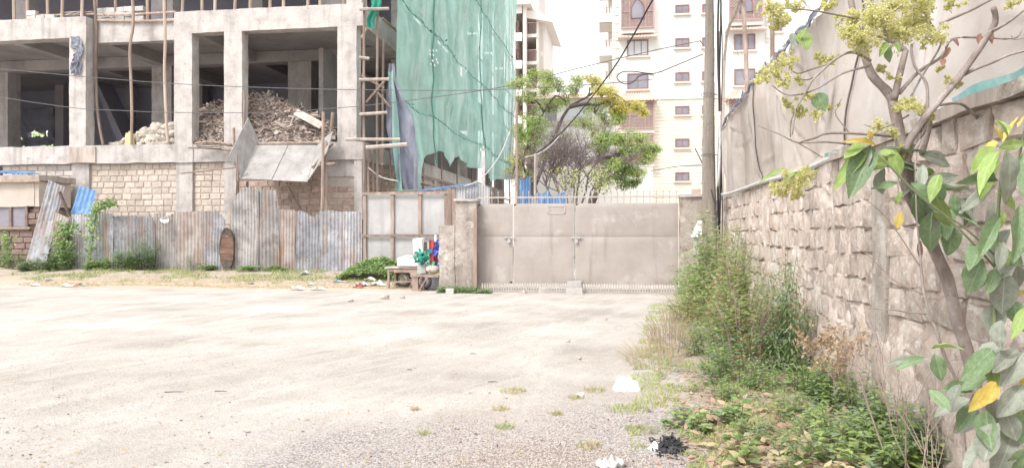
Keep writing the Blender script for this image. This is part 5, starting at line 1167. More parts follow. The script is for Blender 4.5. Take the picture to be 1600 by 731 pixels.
bundle(640, 405, 21.4, .30, .2, .13, 'sack', 'white_sack', 'flattened off-white sack under the white can on the handcart', 'sack', 1.3)
mb = MB(); p = onY(640, 411, 21.2); mb.rbox(p.x - .36, p.x + .40, 21.15, 21.5, ZA(640, 415, 21.2), ZA(640, 404, 21.2), .15, .03); tag(mb.build('folded_sheeting', M['white_pl']), 'folded white sheeting on the rough table top', 'sheeting')
mb = MB(); p = onY(660, 424, 21.1); mb.rbox(p.x - .12, p.x + .12, 21.0, 21.2, ZA(660, 428, 21.1), ZA(660, 411, 21.1), .12, .02); tag(mb.build('plastic_drum', M['board_white']), 'pale plastic drum between the table and the bench', 'drum')
mb = MB(); r = random.Random(6); p = onY(661, 402, 20.95)
for k in range(46): q = p + Vector((r.gauss(0, .12), r.gauss(0, .06), r.gauss(0, .10))); mb.leaf(q, rvec(r), rvec(r), r.uniform(.1, .24), .12)
mb.blob(p, (.15, .1, .12), .6, 2.0); tag(mb.build('green_plastic_bag', M['green_pl']), 'crumpled dark green plastic bag on the heap beside the pillar', 'bag')
mb = MB(); p = onY(678, 398, 20.95); mb.grid(lambda u, v: (p.x - .14 + .25 * u, 20.95 + .05 * math.sin(u * 9), ZA(678, 415, 20.95) + (ZA(678, 375, 20.95) - ZA(678, 415, 20.95)) * v), 12, 8); tag(mb.build('red_cloth', M['red_pl'], smooth=True), 'red cloth hanging against the left face of the gate pillar', 'cloth')
mb = MB(); p = onY(682, 392, 20.85); r = random.Random(16)
for k in range(30): q = p + Vector((r.gauss(0, .05), r.gauss(0, .03), r.gauss(0, .15))); mb.leaf(q, rvec(r), rvec(r), r.uniform(.08, .2), .09)
tag(mb.build('blue_plastic_bag', M['blue_pl']), 'bright blue plastic bag hung over the red cloth', 'bag')
mb = MB(); mb.tube([onY(681, 378, 20.9), onY(681, 367, 20.9)], .04); tag(mb.build('white_tube', M['white_pl']), 'short white tube standing above the red cloth', 'tube')
bundle(676, 421, 20.8, .2, .15, .12, 'sack', 'grey_pot', 'round grey bundle on the wooden bench', 'bundle', 4.0, .2)
mb = MB(); mb.bar(onY(664, 378, 21.6), onY(664, 408, 21.6), .12, .05); tag(mb.build('brown_plank', M['wood']), 'short brown plank upright behind the white can', 'plank')
mb = MB(); p = onY(673, 444, 21.0); mb.rbox(p.x - .2, p.x + .25, 20.98, 21.3, .02, .42, .2, .02); tag(mb.build('dark_crate', M['tarp_grey']), 'dark blue crate under the bench', 'crate')

# rocks, blocks and litter lying on the yard
rp_ = []
for k in range(5):
    mb = MB(); mb.blob((0, 0, 0), (.5, .4, .32), .5, 11 + k * 2.3, n=(9, 6)); rp_.append(mesh_of(mb, 'rock', M['rock']))
for i, (px, py, s_, lab) in enumerate(((601, 467, .20, 'brown rock on the yard in front of the bench'), (547, 471, .13, 'small brown stone left of the rock by the bench'), (629, 466, .12, 'flat pale stone right of the brown rock'), (819, 458, .14, 'small dark stone under the gate left of the blocks'),
        (946, 500, .06, 'tiny stone lying right of the stacked blocks'), (888, 534, .05, 'small pebble on the right of the open yard'), (905, 560, .06, 'small pebble midway between gate and grass tufts'))):
    p = onZ(px, py); tag(put('loose_rock', rp_[i % 5], (p.x, p.y, gz(p.x, p.y) + s_ * .22), (0, 0, i * 1.3), (s_ * 1.3,) * 3), lab, 'rock', 'loose rocks on the yard')
def block(px, py, L, H, D_, rz, lab, z0=None):
    p = onZ(px, py); mb = MB().rbox(-L/2, L/2, -D_/2, D_/2, 0, H, .12, .014); o_ = put('stone_block', mesh_of(mb, 'stone_block', M['block']), (p.x, p.y, (gz(p.x, p.y) - .01) if z0 is None else z0), (0, 0, rz)); return tag(o_, lab, 'block', 'grey blocks at the foot of the gate')
block(897, 460, .42, .17, .2, .15, 'lower of the two grey blocks stacked against the middle of the gate'); block(898, 458, .38, .16, .19, -.08, 'upper of the two grey blocks stacked against the middle of the gate', .165)
block(849, 458, .2, .15, .15, .4, 'small grey block under the gate left of the stacked pair'); block(703, 459, .2, .15, .15, .1, 'pale block in the weeds at the foot of the stepped pillar')

def scatter_litter():
    r = random.Random(50); cols = ['white_pl', 'white_pl', 'tarp_grey', 'light_blue', 'red_pl', 'sack', 'white_pl', 'blue_pl', 'board_white']
    lab = {'white_pl': 'white', 'tarp_grey': 'dark grey', 'light_blue': 'light blue', 'red_pl': 'red', 'sack': 'off-white', 'blue_pl': 'dark blue', 'board_white': 'pale grey'}
    spots = [(528, 440, 'light_blue', .3, 'light blue plastic scrap at the left end of the litter beside the green creeper'), (541, 437, 'tarp_grey', .35, 'dark plastic sheet in the litter below the creeper'), (560, 444, 'red_pl', .3, 'red plastic scrap in the litter below the creeper'),
        (551, 438, 'blue_pl', .3, 'blue plastic scrap just above the red one'), (577, 440, 'white_pl', .4, 'white plastic scrap right of the red one'), (590, 434, 'white_pl', .45, 'crumpled white bag between the creeper and the table'), (566, 434, 'board_white', .4, 'pale crumpled sheet behind the red scrap'),
        (604, 425, 'white_pl', .35, 'white crumpled bag under the left side of the table'), (478, 436, 'board_white', .45, 'flat pale board on the verge below the chute'), (486, 441, 'light_blue', .2, 'light blue bottle beside the flat pale board'), (465, 453, 'white_pl', .4, 'flat white sheet at the edge of the verge'), (497, 453, 'white_pl', .4, 'second flat white sheet at the verge edge, right of the other'),
        (392, 446, 'tarp_grey', .2, 'small dark can on the verge below the leafy seedling'), (54, 441, 'white_pl', .3, 'white plastic lump on the verge at the far left'), (76, 436, 'tarp_grey', .25, 'black lump on the verge right of the white plastic'), (104, 434, 'white_pl', .4, 'white heaped scraps below the climbing vine'), (118, 434, 'red_pl', .15, 'small reddish scrap beside the white heaped scraps'), (128, 441, 'sack', .3, 'off-white flat scrap on the left verge')]
    for k, (px, py, c, s_, lb) in enumerate(spots):
        z0 = .28 if py < 436 else (.12 if py < 446 else .0); p = onZ(px, py, z0); z = gz(p.x, p.y); mb = MB()
        def P(u, v, s_=s_, k=k, p=p, z=z): a = u * s_ - s_ / 2; b = v * s_ * .6 - s_ * .3; return (p.x + a, p.y + b, z + .02 + .22 * s_ * (abs(nz(u * 3 + k, v * 3, k)) * 2 + abs(math.sin(u * 5 + k)) * .35) * math.sin(math.pi * (u * .9 + .05)))
        mb.grid(P, 7, 6); tag(mb.build('litter_scrap', M[c]), lb, 'litter', 'plastic litter on the verge')
scatter_litter()
# bag, ash and rubbish in the near right
def bagmesh(px0, px1, py, H, m, nm, lab, cat, seed):
    a, b = onZ(px0, py), onZ(px1, py); mb = MB(); L = (b - a).length; c = (a + b) / 2
    def P(u, v):
        t = 2 * math.pi * u; f = v * math.pi / 2; k = 1 + .35 * nz(math.cos(t) * 1.5 + seed, math.sin(t) * 1.5, v * 2)
        x = math.cos(t) * math.cos(f) * L / 2 * k; y = math.sin(t) * math.cos(f) * L * .36 * k; zz = math.sin(f) * H * (.75 + 1.1 * abs(nz(x * 9, y * 9, seed)) + .8 * nz(x * 24, y * 24, seed)) + .010 * math.sin(x * 90 + y * 50)
        return (c.x + x, c.y + y, gz(c.x, c.y) + max(0, zz))
    mb.grid(P, 44, 16); return tag(mb.build(nm, M[m], smooth=True), lab, cat)
bagmesh(958, 1001, 609, .11, 'white_pl', 'white_plastic_bag', 'crumpled white plastic bag at the edge of the weeds on the right', 'bag', 1.5)
bagmesh(930, 978, 727, .05, 'board_white', 'paper_scrap', 'pale crumpled paper at the bottom edge of the yard', 'paper', 3.5)
bagmesh(1012, 1030, 702, .04, 'white_pl', 'paper_scrap', 'small white scrap beside the black ash heap', 'paper', 4.5)
bagmesh(900, 915, 617, .02, 'white_pl', 'paper_scrap', 'little white scrap left of the white plastic bag', 'paper', 5.5)
mb = MB(); r = random.Random(60); c = onZ(1048, 700)
for k in range(260):
    q = Vector((c.x + r.gauss(0, .055), c.y + r.gauss(0, .10), 0)); h = math.exp(-((q.x - c.x) / .08) ** 2 - ((q.y - c.y) / .14) ** 2); q.z = gz(q.x, q.y) + .09 * h * r.random()
    mb.bar(q, q + rvec(r) * r.uniform(.015, .05), .012, .008)
mb.blob((c.x, c.y, gz(c.x, c.y)), (.11, .17, .05), .5, 3); tag(mb.build('ash_heap', M['ash'], kind='stuff'), 'small black heap of burnt ash among the weeds', 'ash heap')

# pebbles and gravel: beyond counting
mb = MB(); r = random.Random(70); gp = onZ(700, 700)
def peb(x, y, s_, mi):
    z = gz(x, y); a = r.random() * 6.28; c, s2 = math.cos(a) * s_, math.sin(a) * s_; k = r.uniform(.5, .9); o_ = len(mb.v)
    mb.v.extend([(x + c, y + s2, z - .001), (x - s2 * k, y + c * k, z - .001), (x - c, y - s2, z - .001), (x + s2 * k, y - c * k, z - .001), (x + c * .2, y + s2 * .2, z + s_ * r.uniform(.5, .9))])
    for q in range(4): mb.f.append((o_ + q, o_ + (q + 1) % 4, o_ + 4)); mb.m.append(mi)
for k in range(26000):
    x, y = gp.x + .5 + r.gauss(0, .95), gp.y + .1 + r.gauss(0, .95)
    if y > 3.6 and x < 1.7: peb(x, y, r.uniform(.004, .010), r.choice((0, 0, 1, 2)))
for k in range(16000):
    d_ = 4.9 / (1 - r.random() * .72); px = r.uniform(-20, 1050); p = EYE + ray(px, 365) * d_
    if d_ < 20: peb(p.x, p.y, r.uniform(.004, .010) * (1 + d_ * .03), r.choice((0, 1, 1, 2)))
mb.build('gravel', [M['rock'], M['block'], M['debris_light']], kind='stuff')
# fallen leaves, straw and twigs
mb = MB(); r = random.Random(71)
def flat(x, y, L, mi): mb.leaf(Vector((x, y, gz(x, y) + .006)), Vector((r.uniform(-1, 1), r.uniform(-1, 1), r.uniform(0, .15))).normalized(), Vector((r.uniform(-.3, .3), r.uniform(-.3, .3), 1)), L, L * r.uniform(.25, .5), mi, r.uniform(0, .3))
for k in range(9000): x = r.uniform(-19, -4.5); y = 21.0 + abs(r.gauss(0, 1.3)) - .2 * math.sin(x); flat(x, y, r.uniform(.03, .09), r.choice((0, 0, 0, 1, 2)))
for k in range(1100): px = r.uniform(0, 1000); d_ = 4.9 / (1 - r.random() * .75); p = EYE + ray(px, 365) * d_; flat(p.x, p.y, r.uniform(.015, .045), r.choice((0, 2, 1, 3)))
for k in range(2600): x, y = r.uniform(.3, 2.1), r.uniform(4.2, 9); flat(x, y, r.uniform(.03, .08), r.choice((0, 1, 1, 1, 0)))
for k in range(460):
    x, y = r.gauss(1.1, .36), r.gauss(5.9, .75); x = min(x, 2.05); y = max(4.3, y); L_ = r.uniform(.05, .12)
    mb.leaf(Vector((x, y, gz(x, y) + r.uniform(.02, .055))), Vector((r.uniform(-1, 1), r.uniform(-1, 1), r.uniform(-.2, .4))).normalized(), Vector((r.uniform(-.5, .5), r.uniform(-.7, .2), 1)), L_, L_ * r.uniform(.4, .6), r.choice((0, 1, 1)), r.uniform(-.3, .5))
mb.build('leaf_litter', [M['lf5'], M['lf6'], M['lfy'], M['bark_dark']], kind='stuff')
for k, (px, py, L, a, lab) in enumerate(((505, 677 - 0, .22, .1, 0), (272, 613, .3, .3, 0), (345, 612, .2, .2, 0), (640, 578, .1, 0, 0), (770, 597, .16, .2, 0), (740, 553, .14, -.2, 0))[1:]):
    p = onZ(px, py); L *= .6; mb = MB(); d_ = Vector((math.cos(a), math.sin(a), 0)); mb.tube(smoothp([p + Vector((0, 0, .008)) - d_ * L / 2, p + Vector((0, .008, .008)), p + d_ * L / 2 + Vector((0, 0, .006))], 3), [.005, .003], 5)
    tag(mb.build('fallen_twig', M['bark_dark']), ('dark twig lying on the pale yard, ' + ('leftmost of the five', 'second from the left', 'third from the left', 'nearest to the gravel patch', 'farthest one towards the gate')[k]), 'twig', 'fallen twigs on the yard')

# ------------------------------------------------------------------ PLANTS
def stemplant(mb, base, h, lean, r, L=.08, W=.03, n=24, mis=(1,), droop=.35, stem=0, up=.5, start=.15, sr=.006, side=0.0):
    base = Vector(base); tip = base + Vector((lean[0], lean[1], h)); mid = (base + tip) / 2 + Vector((lean[0] * -.3, lean[1] * -.3, h * .08)) + rvec(r) * h * .04
    mb.tube([base, mid, tip], [sr, sr * .4], 4, mi=stem, cap=False)
    for k in range(n):
        t = start + (1 - start) * (k + r.random()) / n; p = base.lerp(mid, t * 2) if t < .5 else mid.lerp(tip, t * 2 - 1)
        a = k * 2.4 + r.random(); d = Vector((math.cos(a), math.sin(a), up + r.uniform(-.3, .3))).normalized()
        if side:
            q_ = p + Vector((d.x, d.y, r.uniform(-.3, .9))) * side * r.random() * (1.2 - .7 * t); mb.tube([p, q_], [sr * .35, sr * .2], 3, mi=stem, cap=False) if k % 9 == 0 else None; p = q_
        s_ = (1.15 - .6 * t) * r.uniform(.7, 1.25); mb.leaf(p, d, Vector((0, 0, 1)) + rvec(r) * .3, L * s_, W * s_, r.choice(mis), droop)
def bush(name, lab, cat, cx, cy, rx, ry, h, ns, mats_, mis, seed, L=.08, W=.03, n=24, group=None, spread=.35, z=None, up=.5, droop=.35, sr=.006, side=0.0, stem=0):
    r = random.Random(seed); mb = MB()
    for k in range(ns):
        a = r.random() * 6.28; q = r.random() ** .5; x, y = cx + math.cos(a) * rx * q, cy + math.sin(a) * ry * q
        hh = h * (1 - .55 * q * q) * r.uniform(.65, 1.1)
        stemplant(mb, (x, y, (gz(x, y) if z is None else z) - .02), hh, (math.cos(a) * spread * q * h, math.sin(a) * spread * q * h), r, L, W, n, mis, droop, stem, up, sr=sr, side=side)
    o_ = mb.build(name, [M[q] for q in mats_], origin=(cx, cy, gz(cx, cy))); return tag(o_, lab, cat, group)
SM = ['stem_green', 'lf1', 'lf2', 'lf3', 'lf4', 'lf5', 'twig']
def px_xy(px, py): p = onZ(px, py); return p.x, p.y
# big weedy shrubs against the right wall
WG = 'tall weeds along the stone wall'
bush('tall_shrub', 'tall leafy shrub growing at the foot of the utility pole', 'shrub', 1.68, 14.4, .42, .7, 2.05, 34, SM, (2, 2, 2, 1, 2, 1), 101, .13, .070, 92, WG, .22, side=.28, stem=6, sr=.011)
bush('tall_shrub', 'straggly brownish green shrub in front of the one by the pole', 'shrub', 1.55, 12.4, .30, .6, 1.75, 24, SM, (1, 2, 2, 4, 2), 102, .12, .062, 80, WG, .30, side=.26, stem=6, sr=.010)
bush('tall_shrub', 'dense shrub with orange-brown leaves against the middle of the wall', 'shrub', 1.50, 10.6, .36, .55, 1.6, 26, SM, (1, 4, 2, 2, 4, 2), 103, .11, .054, 76, WG, .28, side=.22, stem=6, sr=.009)
bush('tall_shrub', 'dark green narrow shrub nearest along the wall beside the bare stones', 'shrub', 1.80, 9.1, .16, .3, 1.4, 16, SM, (1, 1, 3), 104, .10, .026, 80, WG, .15, up=.0, droop=.6, side=.08)
bush('tall_shrub', 'rusty leaved thin shrub left of the dark green narrow one', 'shrub', 1.38, 9.2, .25, .4, 1.15, 18, SM, (1, 4, 3, 2), 105, .09, .045, 48, WG, .3, side=.16, stem=6, sr=.008)
bush('light_bush', 'light green bush at the foot of the right gate pillar', 'bush', 1.45, 16.6, .26, .8, 1.35, 24, SM, (2, 2, 1), 106, .10, .05, 70, WG, .25, side=.25)
bush('low_bush', 'low mixed bush spilling on to the yard before the gate corner', 'bush', 1.18, 14.2, .30, 1.0, .75, 22, SM, (2, 1, 5, 4), 107, .08, .036, 50, WG, .35, side=.2)
bush('low_bush', 'low grey green bush below the orange-brown shrub', 'bush', 1.10, 9.9, .32, .7, .6, 22, SM, (3, 2, 1), 108, .07, .028, 45, WG, .35, side=.12)
bush('low_bush', 'low bright green bush left of the nearest tall shrub', 'bush', 1.15, 8.2, .35, .4, .5, 22, SM, (1, 2, 3), 109, .07, .030, 40, WG, .35, side=.1)
bush('low_bush', 'leafy clump at the wall foot right of the nearest tall shrub', 'bush', 1.75, 7.9, .22, .35, .45, 18, SM, (1, 1, 2), 110, .08, .04, 24, WG, .35, side=.06)
bush('low_bush', 'low light green weeds in front of the straggly brownish shrub', 'bush', 1.25, 11.4, .22, .7, .5, 22, SM, (2, 1, 2, 5), 111, .07, .032, 40, WG, .35, side=.14)
# dry russet weeds on the yard side
bush('dry_weeds', 'dry russet weeds leaning on to the yard below the shrubs', 'weeds', .62, 11.0, .33, 1.1, .62, 110, ['twig', 'lf6', 'lf5', 'lf4'], (1, 2, 3), 120, .035, .010, 34, 'dry weeds by the yard edge', .4, sr=.003)
bush('dry_weeds', 'straw coloured dry grass clump at the yard edge above the white bag', 'weeds', .35, 9.6, .35, .9, .36, 100, ['lf5', 'lf5', 'lf6', 'lf2'], (1, 1, 2, 3), 121, .05, .006, 22, 'dry weeds by the yard edge', .5, sr=.003)
bush('dry_weeds', 'thin dry grass running towards the gate corner', 'weeds', .85, 14.0, .25, 1.6, .4, 50, ['lf5', 'lf5', 'lf2', 'lf6'], (1, 2, 3), 122, .05, .008, 20, 'dry weeds by the yard edge', .4, sr=.003)
# nearer plants
NG = 'low plants in the near right corner'
near = [(1150, 660, .30, 'lf', 'broad-leaved seedling standing by the black ash heap', .11, .075, 9), (1085, 665, .22, 'b', 'leafy sprawling weed just right of the ash heap', .08, .05, 14), (1160, 731, .30, 'lf', 'broad-leaved weed at the bottom edge right of the ash heap', .10, .07, 12),
        (1230, 655, .28, 'b', 'small leafy weed left of the dry leaf patch', .07, .03, 16), (1300, 690, .34, 'b', 'slim-leaved weed in the middle of the near corner', .09, .022, 22), (1345, 655, .42, 'b', 'thick leafy weed below the concrete pier', .08, .038, 26), (1400, 690, .38, 'g', 'grey green leafy weed left of the thin brown stem', .085, .042, 26),
        (1440, 640, .42, 'b', 'leafy weed at the wall foot behind the thin brown stem', .085, .04, 26), (1370, 731, .36, 'b', 'slim-leaved weed at the bottom edge of the near corner', .09, .026, 26), (1455, 720, .40, 'g', 'dusty grey green weed at the bottom left of the tree base', .085, .044, 24), (1250, 725, .24, 'b', 'low slender weed at the bottom edge among dry leaves', .08, .016, 24), (1200, 610, .26, 'b', 'bright weed clump at the foot of the shrubs', .06, .025, 24), (1120, 620, .24, 'b', 'feathery weed clump beyond the ash heap', .06, .016, 30), (1290, 620, .22, 'b', 'low bright weed clump beside the wall foot', .055, .03, 20),
        (1330, 610, .26, 'b', 'bright weed clump just left of the foot of the concrete pier', .06, .03, 22), (1400, 625, .3, 'b', 'green weed clump right of the foot of the concrete pier', .07, .034, 22), (1190, 690, .2, 'b', 'low narrow-leaved weed between the ash heap and the dry leaves', .06, .018, 26), (1420, 665, .34, 'g', 'pale dusty weed rising between the pier and the brown stem', .08, .036, 24),
        (1330, 725, .30, 'p', 'bright pale-leaved weed at the bottom edge left of the slim-leaved one', .10, .05, 14), (1425, 735, .36, 'p', 'bright broad-leaved weed at the bottom edge below the grey green one', .11, .055, 14), (1375, 655, .36, 'p', 'bright broad-leaved weed against the pier foot', .10, .05, 14), (1480, 690, .34, 'p', 'pale broad-leaved weed touching the tree base', .10, .055, 12), (1275, 668, .22, 'p', 'small pale-leaved weed among the dry leaves', .08, .04, 10)]
for k, (px, py, h, ty, lab, L, W, n) in enumerate(near):
    x, y = px_xy(px, min(py, 725)); x = min(x, 2.0); mis = {'lf': (1, 2, 1), 'b': (1, 2, 2, 3), 'g': (3, 3, 2), 'p': (2, 3, 2)}[ty]
    bush('weed_plant', lab, 'plant', x, y, .10 if ty == 'lf' else .22, .12 if ty == 'lf' else .28, h * 1.15, 4 if ty == 'lf' else (10 if ty == 'p' else 14), SM, mis, 200 + k, L * (1 if ty == 'lf' else 1.0), W * 1.15, n, NG, .35, up=.35, sr=.003, side=.03)
# bare brown twiggy shrubs by the wall
def twiggy(px, X, Y, h, lab, seed, lf=True, r0=.010):
    r = random.Random(seed); t = thing('bare_shrub', lab, 'shrub', (X, Y, gz(X, Y)), 'bare brown shrubs by the wall'); mb = MB(); lm = MB()
    def gr(p, d, L, rr_, lev):
        q = p + d * L; mb.tube([p, (p + q) / 2 + rvec(r) * L * .07, q], [rr_, rr_ * .65], 4, cap=False)
        if lf and lev > 1:
            for _ in range(3): lm.leaf(p.lerp(q, r.random()), rvec(r), rvec(r), r.uniform(.02, .05), .02, r.choice((0, 1, 2)))
        if lev >= 4: return
        for _ in range(r.choice((2, 3))): gr(p + (q - p) * r.uniform(.45, 1), (d + rvec(r) * .6 + Vector((-.05, -.05, .1))).normalized(), L * r.uniform(.55, .85), rr_ * .6, lev + 1)
    for _ in range(3): gr(Vector((X + r.uniform(-.06, .06), Y + r.uniform(-.1, .1), gz(X, Y))), Vector((r.uniform(-.35, .1), r.uniform(-.3, .3), 1)).normalized(), h * .42, r0, 0)
    mb.build('branches', M['twig'], t)
    if lf: lm.build('dead_leaves', [M['lf4'], M['lf6'], M['lf5']], t)
twiggy(0, 1.85, 6.9, .95, 'bare shrub with a few rusty leaves against the whitened stones', 301, True, .006)
twiggy(0, 1.9, 7.6, .7, 'small dry shrub behind the rusty-leaved bare one', 302, True, .005)
twiggy(0, 1.80, 5.3, 1.35, 'tall bare brown twigs crossing the stones left of the tree trunk', 303, False, .006)
twiggy(0, 1.75, 4.7, 1.0, 'thin bare twigs low down beside the tree trunk', 304, False, .0045)
twiggy(0, 2.0, 9.6, .8, 'dry brush behind the narrow green shrub at the wall', 305)

# ground cover: grass and creeping weeds on the right verge
mb = MB(); r = random.Random(400)
def blade(x, y, h, mi, lean=.5):
    z = gz(x, y); a = r.random() * 6.28; w_ = h * .05 + .0015; dx, dy = math.cos(a) * h * lean * r.random(), math.sin(a) * h * lean * r.random(); px_, py_ = -math.sin(a) * w_, math.cos(a) * w_; o_ = len(mb.v)
    mb.v.extend([(x - px_, y - py_, z), (x + px_, y + py_, z), (x + dx * .5 + px_ * .8, y + dy * .5 + py_ * .8, z + h * .6), (x + dx * .5 - px_ * .8, y + dy * .5 - py_ * .8, z + h * .6), (x + dx, y + dy, z + h)])
    mb.f.append((o_, o_+1, o_+2, o_+3)); mb.m.append(mi); mb.f.append((o_+3, o_+2, o_+4)); mb.m.append(mi)
for k in range(50000):
    y = 4.2 + 13.5 * r.random() ** 1.7; e = .12 + .05 * max(0, y - 8) + (.25 if y < 5.6 else 0) + .14 * nz(y * 1.3, 3); x = r.uniform(e - .1, 2.12)
    d_ = nz(x * 2.2, y * 2.2, 5) + .5 * nz(x * 6, y * 6); 
    if d_ < .0 + (.35 if (.9 < x < 1.5 and y < 6.4) else 0): continue
    mi = 0 if nz(x * 1.4, y * 1.4, 9) > -.05 else 1
    if r.random() < .18: mi = 2
    blade(x, y, r.uniform(.012, .05), mi, 1.5)
mb.build('verge_grass', [M['grass_y'], M['lf2'], M['lf5']], kind='stuff')
mb = MB(); r = random.Random(401)
for k in range(8000):
    y = 4.2 + 8 * r.random() ** 1.5; e = .12 + .05 * max(0, y - 8) + (.35 if y < 5.6 else 0) + .16 * nz(y * 1.3, 3); x = r.uniform(e, 2.12)
    if nz(x * 1.7, y * 1.7, 15) < .12: continue
    p = Vector((x, y, gz(x, y) + r.uniform(.005, .07))); mb.leaf(p, Vector((r.uniform(-1, 1), r.uniform(-1, 1), r.uniform(0, .6))).normalized(), Vector((0, 0, 1)) + rvec(r) * .4, r.uniform(.02, .05), r.uniform(.014, .028), r.choice((0, 0, 1, 2)))
mb.build('creeping_weeds', [M['lf1'], M['lf2'], M['lf3']], kind='stuff')
# tufts on the open yard
for k, (px, py, w_, c, lab) in enumerate(((802, 612, .14, 'y', 'yellowed grass tuft left of the white bag'), (870, 648, .06, 'y', 'small straw tuft right of the gravel patch'), (788, 668, .08, 'g', 'little green tuft on the gravel patch'), (780, 640, .08, 'y', 'thin yellow tuft at the upper edge of the gravel'), (662, 678, .05, 'g', 'tiny green tuft in the middle of the gravel'),
         (648, 641, .05, 'y', 'tiny yellow tuft at the left edge of the gravel'), (900, 622, .08, 'y', 'yellow green tuft just left of the white bag'), (928, 610, .12, 'y', 'wider yellow green tuft touching the white bag'), (920, 697, .10, 'y', 'orange straw tuft left of the ash heap'), (980, 640, .2, 'g', 'green grass patch below the white bag'), (1000, 672, .14, 'g', 'green grass patch left of the ash heap'))):
    x, y = px_xy(px, py); mb = MB(); r = random.Random(500 + k)
    for _ in range(int(1400 * w_)):
        a = r.random() * 6.28; q = r.random() ** .6 * w_; blade(x + math.cos(a) * q, y + math.sin(a) * q * 1.1, r.uniform(.012, .045), 0 if r.random() < .7 else 1, 1.4)
    tag(mb.build('grass_tuft', [M['lf2'], M['lf5']] if c == 'g' else [M['lf5'], M['lf2']]), lab, 'grass tuft', 'grass tufts on the yard')
# far left verge: weeds and creepers
mb = MB(); r = random.Random(402)
for k in range(22000):
    x = r.uniform(-21, -4.9); y = r.uniform(22.0, 24.5); 
    if nz(x * .8, y * 1.2, 2) + .5 * nz(x * 3, y * 3) < .10 - .12 * (y - 23): continue
    blade(x, y, r.uniform(.03, .12), r.choice((0, 0, 1, 2)), 1.0)
mb.build('far_verge_grass', [M['lf2'], M['lf1'], M['lf5']], kind='stuff')
VG = 'weeds in front of the corrugated fence'
def vpl(px, Y, rx, h, ns, lab, mis=(1, 2, 1), L=.13, W=.07, n=34, nm='fence_weed', spread=.3): x = XA(px, Y); bush(nm, lab, 'plant', x, Y, rx, .25, h, ns, SM, mis, int(px) + 900, L, W, n, VG, spread, side=.12)
vpl(190, 24.2, .55, .85, 36, 'low rounded leafy bush in front of the left part of the fence', L=.12)
vpl(228, 24.2, .35, 1.45, 28, 'taller leafy bush joined to the right of the low rounded one', mis=(1, 3, 1), L=.12)
vpl(95, 24.1, .45, .95, 26, 'dark leafy weed clump right of the leaning sheets', mis=(1, 1, 3), L=.12)
vpl(55, 24.0, .7, .5, 34, 'grey green weed clump in front of the tall leaning sheet', mis=(3, 1, 3), L=.12)
vpl(15, 24.4, .5, .8, 22, 'weed clump before the wall of the low outbuilding', mis=(3, 1, 2), L=.12)
vpl(320, 24.3, .25, .35, 10, 'small weed tuft at the foot of the rusty sheet')
vpl(291, 24.35, .12, .7, 5, 'thin pale weed stalks at the foot of the rusty sheet', mis=(3,), n=10)
vpl(430, 24.3, .3, .25, 10, 'tiny weed tuft right of the leafy seedling')
vpl(150, 24.3, .3, .4, 14, 'low weeds at the foot of the climbing vine')
vpl(760, 20.2, .0, .0, 0, 'x') if False else None
# broad-leaved seedling
x = XA(388, 24.2); mb = MB(); r = random.Random(77)
for k in range(11): a = k * 2.4; mb.leaf(Vector((x, 24.2, .38)), Vector((math.cos(a), math.sin(a) * .5, .35 + .3 * r.random())).normalized(), Vector((0, -.4, 1)), r.uniform(.3, .48), .2, 0, .35)
mb.tube([(x, 24.2, .3), (x, 24.2, .5)], .02, 5); tag(mb.build('leafy_seedling', [M['lf1'], M['stem_green']]), 'broad-leaved seedling at the foot of the tallest corrugated sheets', 'plant')
# climbing vines on the fence
def vine(pts, lab, seed, wpx=8, n=420):
    r = random.Random(seed); mb = MB(); P = smoothp([onY(a, b, 24.38) for a, b in pts], 6); mb.tube(P, .015, 5)
    for k in range(n):
        p = P[r.randrange(len(P))] + Vector((r.gauss(0, wpx * .022), -abs(r.gauss(0, .08)), r.gauss(0, .08))); mb.leaf(p, Vector((r.uniform(-1, 1), -r.random(), r.uniform(-.8, .4))).normalized(), Vector((0, -1, .4)) + rvec(r) * .4, r.uniform(.08, .15), r.uniform(.05, .09), r.choice((1, 1, 2, 0)))
    tag(mb.build('climbing_vine', [M['lf1'], M['lf1'], M['lf2']]), lab, 'vine', 'vines climbing the corrugated fence')
vine([(100, 418), (102, 390), (100, 370), (108, 350)], 'wide leafy vine climbing the fence right of the leaning sheets', 601, 11, 560)
vine([(140, 420), (143, 390), (147, 355), (152, 330), (165, 320), (178, 318)], 'narrow vine climbing over the fence top and trailing right', 602, 6, 430)
vine([(15, 410), (14, 385), (12, 365)], 'short vine on the outbuilding wall at the far left', 603, 6, 160)
# creeper mound left of the table
mb = MB(); r = random.Random(88)
for k in range(3400):
    u = r.uniform(-1, 1); x = XA(582, 23.3) + u * .95; y = 23.2 + r.uniform(-.6, .7); h = .52 * math.sqrt(max(0, 1 - u * u)) * (1 - abs(y - 23.3) / 1.5) * (1.1 + .4 * u)
    p = Vector((x, y, gz(x, y) + h * (.7 + .35 * r.random()))); mb.leaf(p, Vector((r.uniform(-1, 1), r.uniform(-1, .3), r.uniform(-.2, .8))).normalized(), Vector((0, -.4, 1)) + rvec(r) * .5, r.uniform(.07, .14), r.uniform(.04, .08), r.choice((0, 0, 1)))
tag(mb.build('creeper_mound', [M['lf1'], M['lf2']], kind='stuff'), 'green creeper mound below the framed hoarding left of the table', 'creeper')
mb = MB()
for k in range(1500):
    x = r.uniform(XA(684, 20.1), XA(768, 20.1)); y = 20.1 + r.uniform(-.2, .15); p = Vector((x, y, gz(x, y) + r.random() * .16 * (1 if x < XA(745, 20) else .6))); mb.leaf(p, rvec(r), Vector((0, -.3, 1)) + rvec(r) * .4, r.uniform(.04, .08), .035, r.choice((0, 0, 1)))
tag(mb.build('pillar_weeds', [M['lf1'], M['lf3']], kind='stuff'), 'low weeds at the foot of the stepped gate pillar', 'weeds')

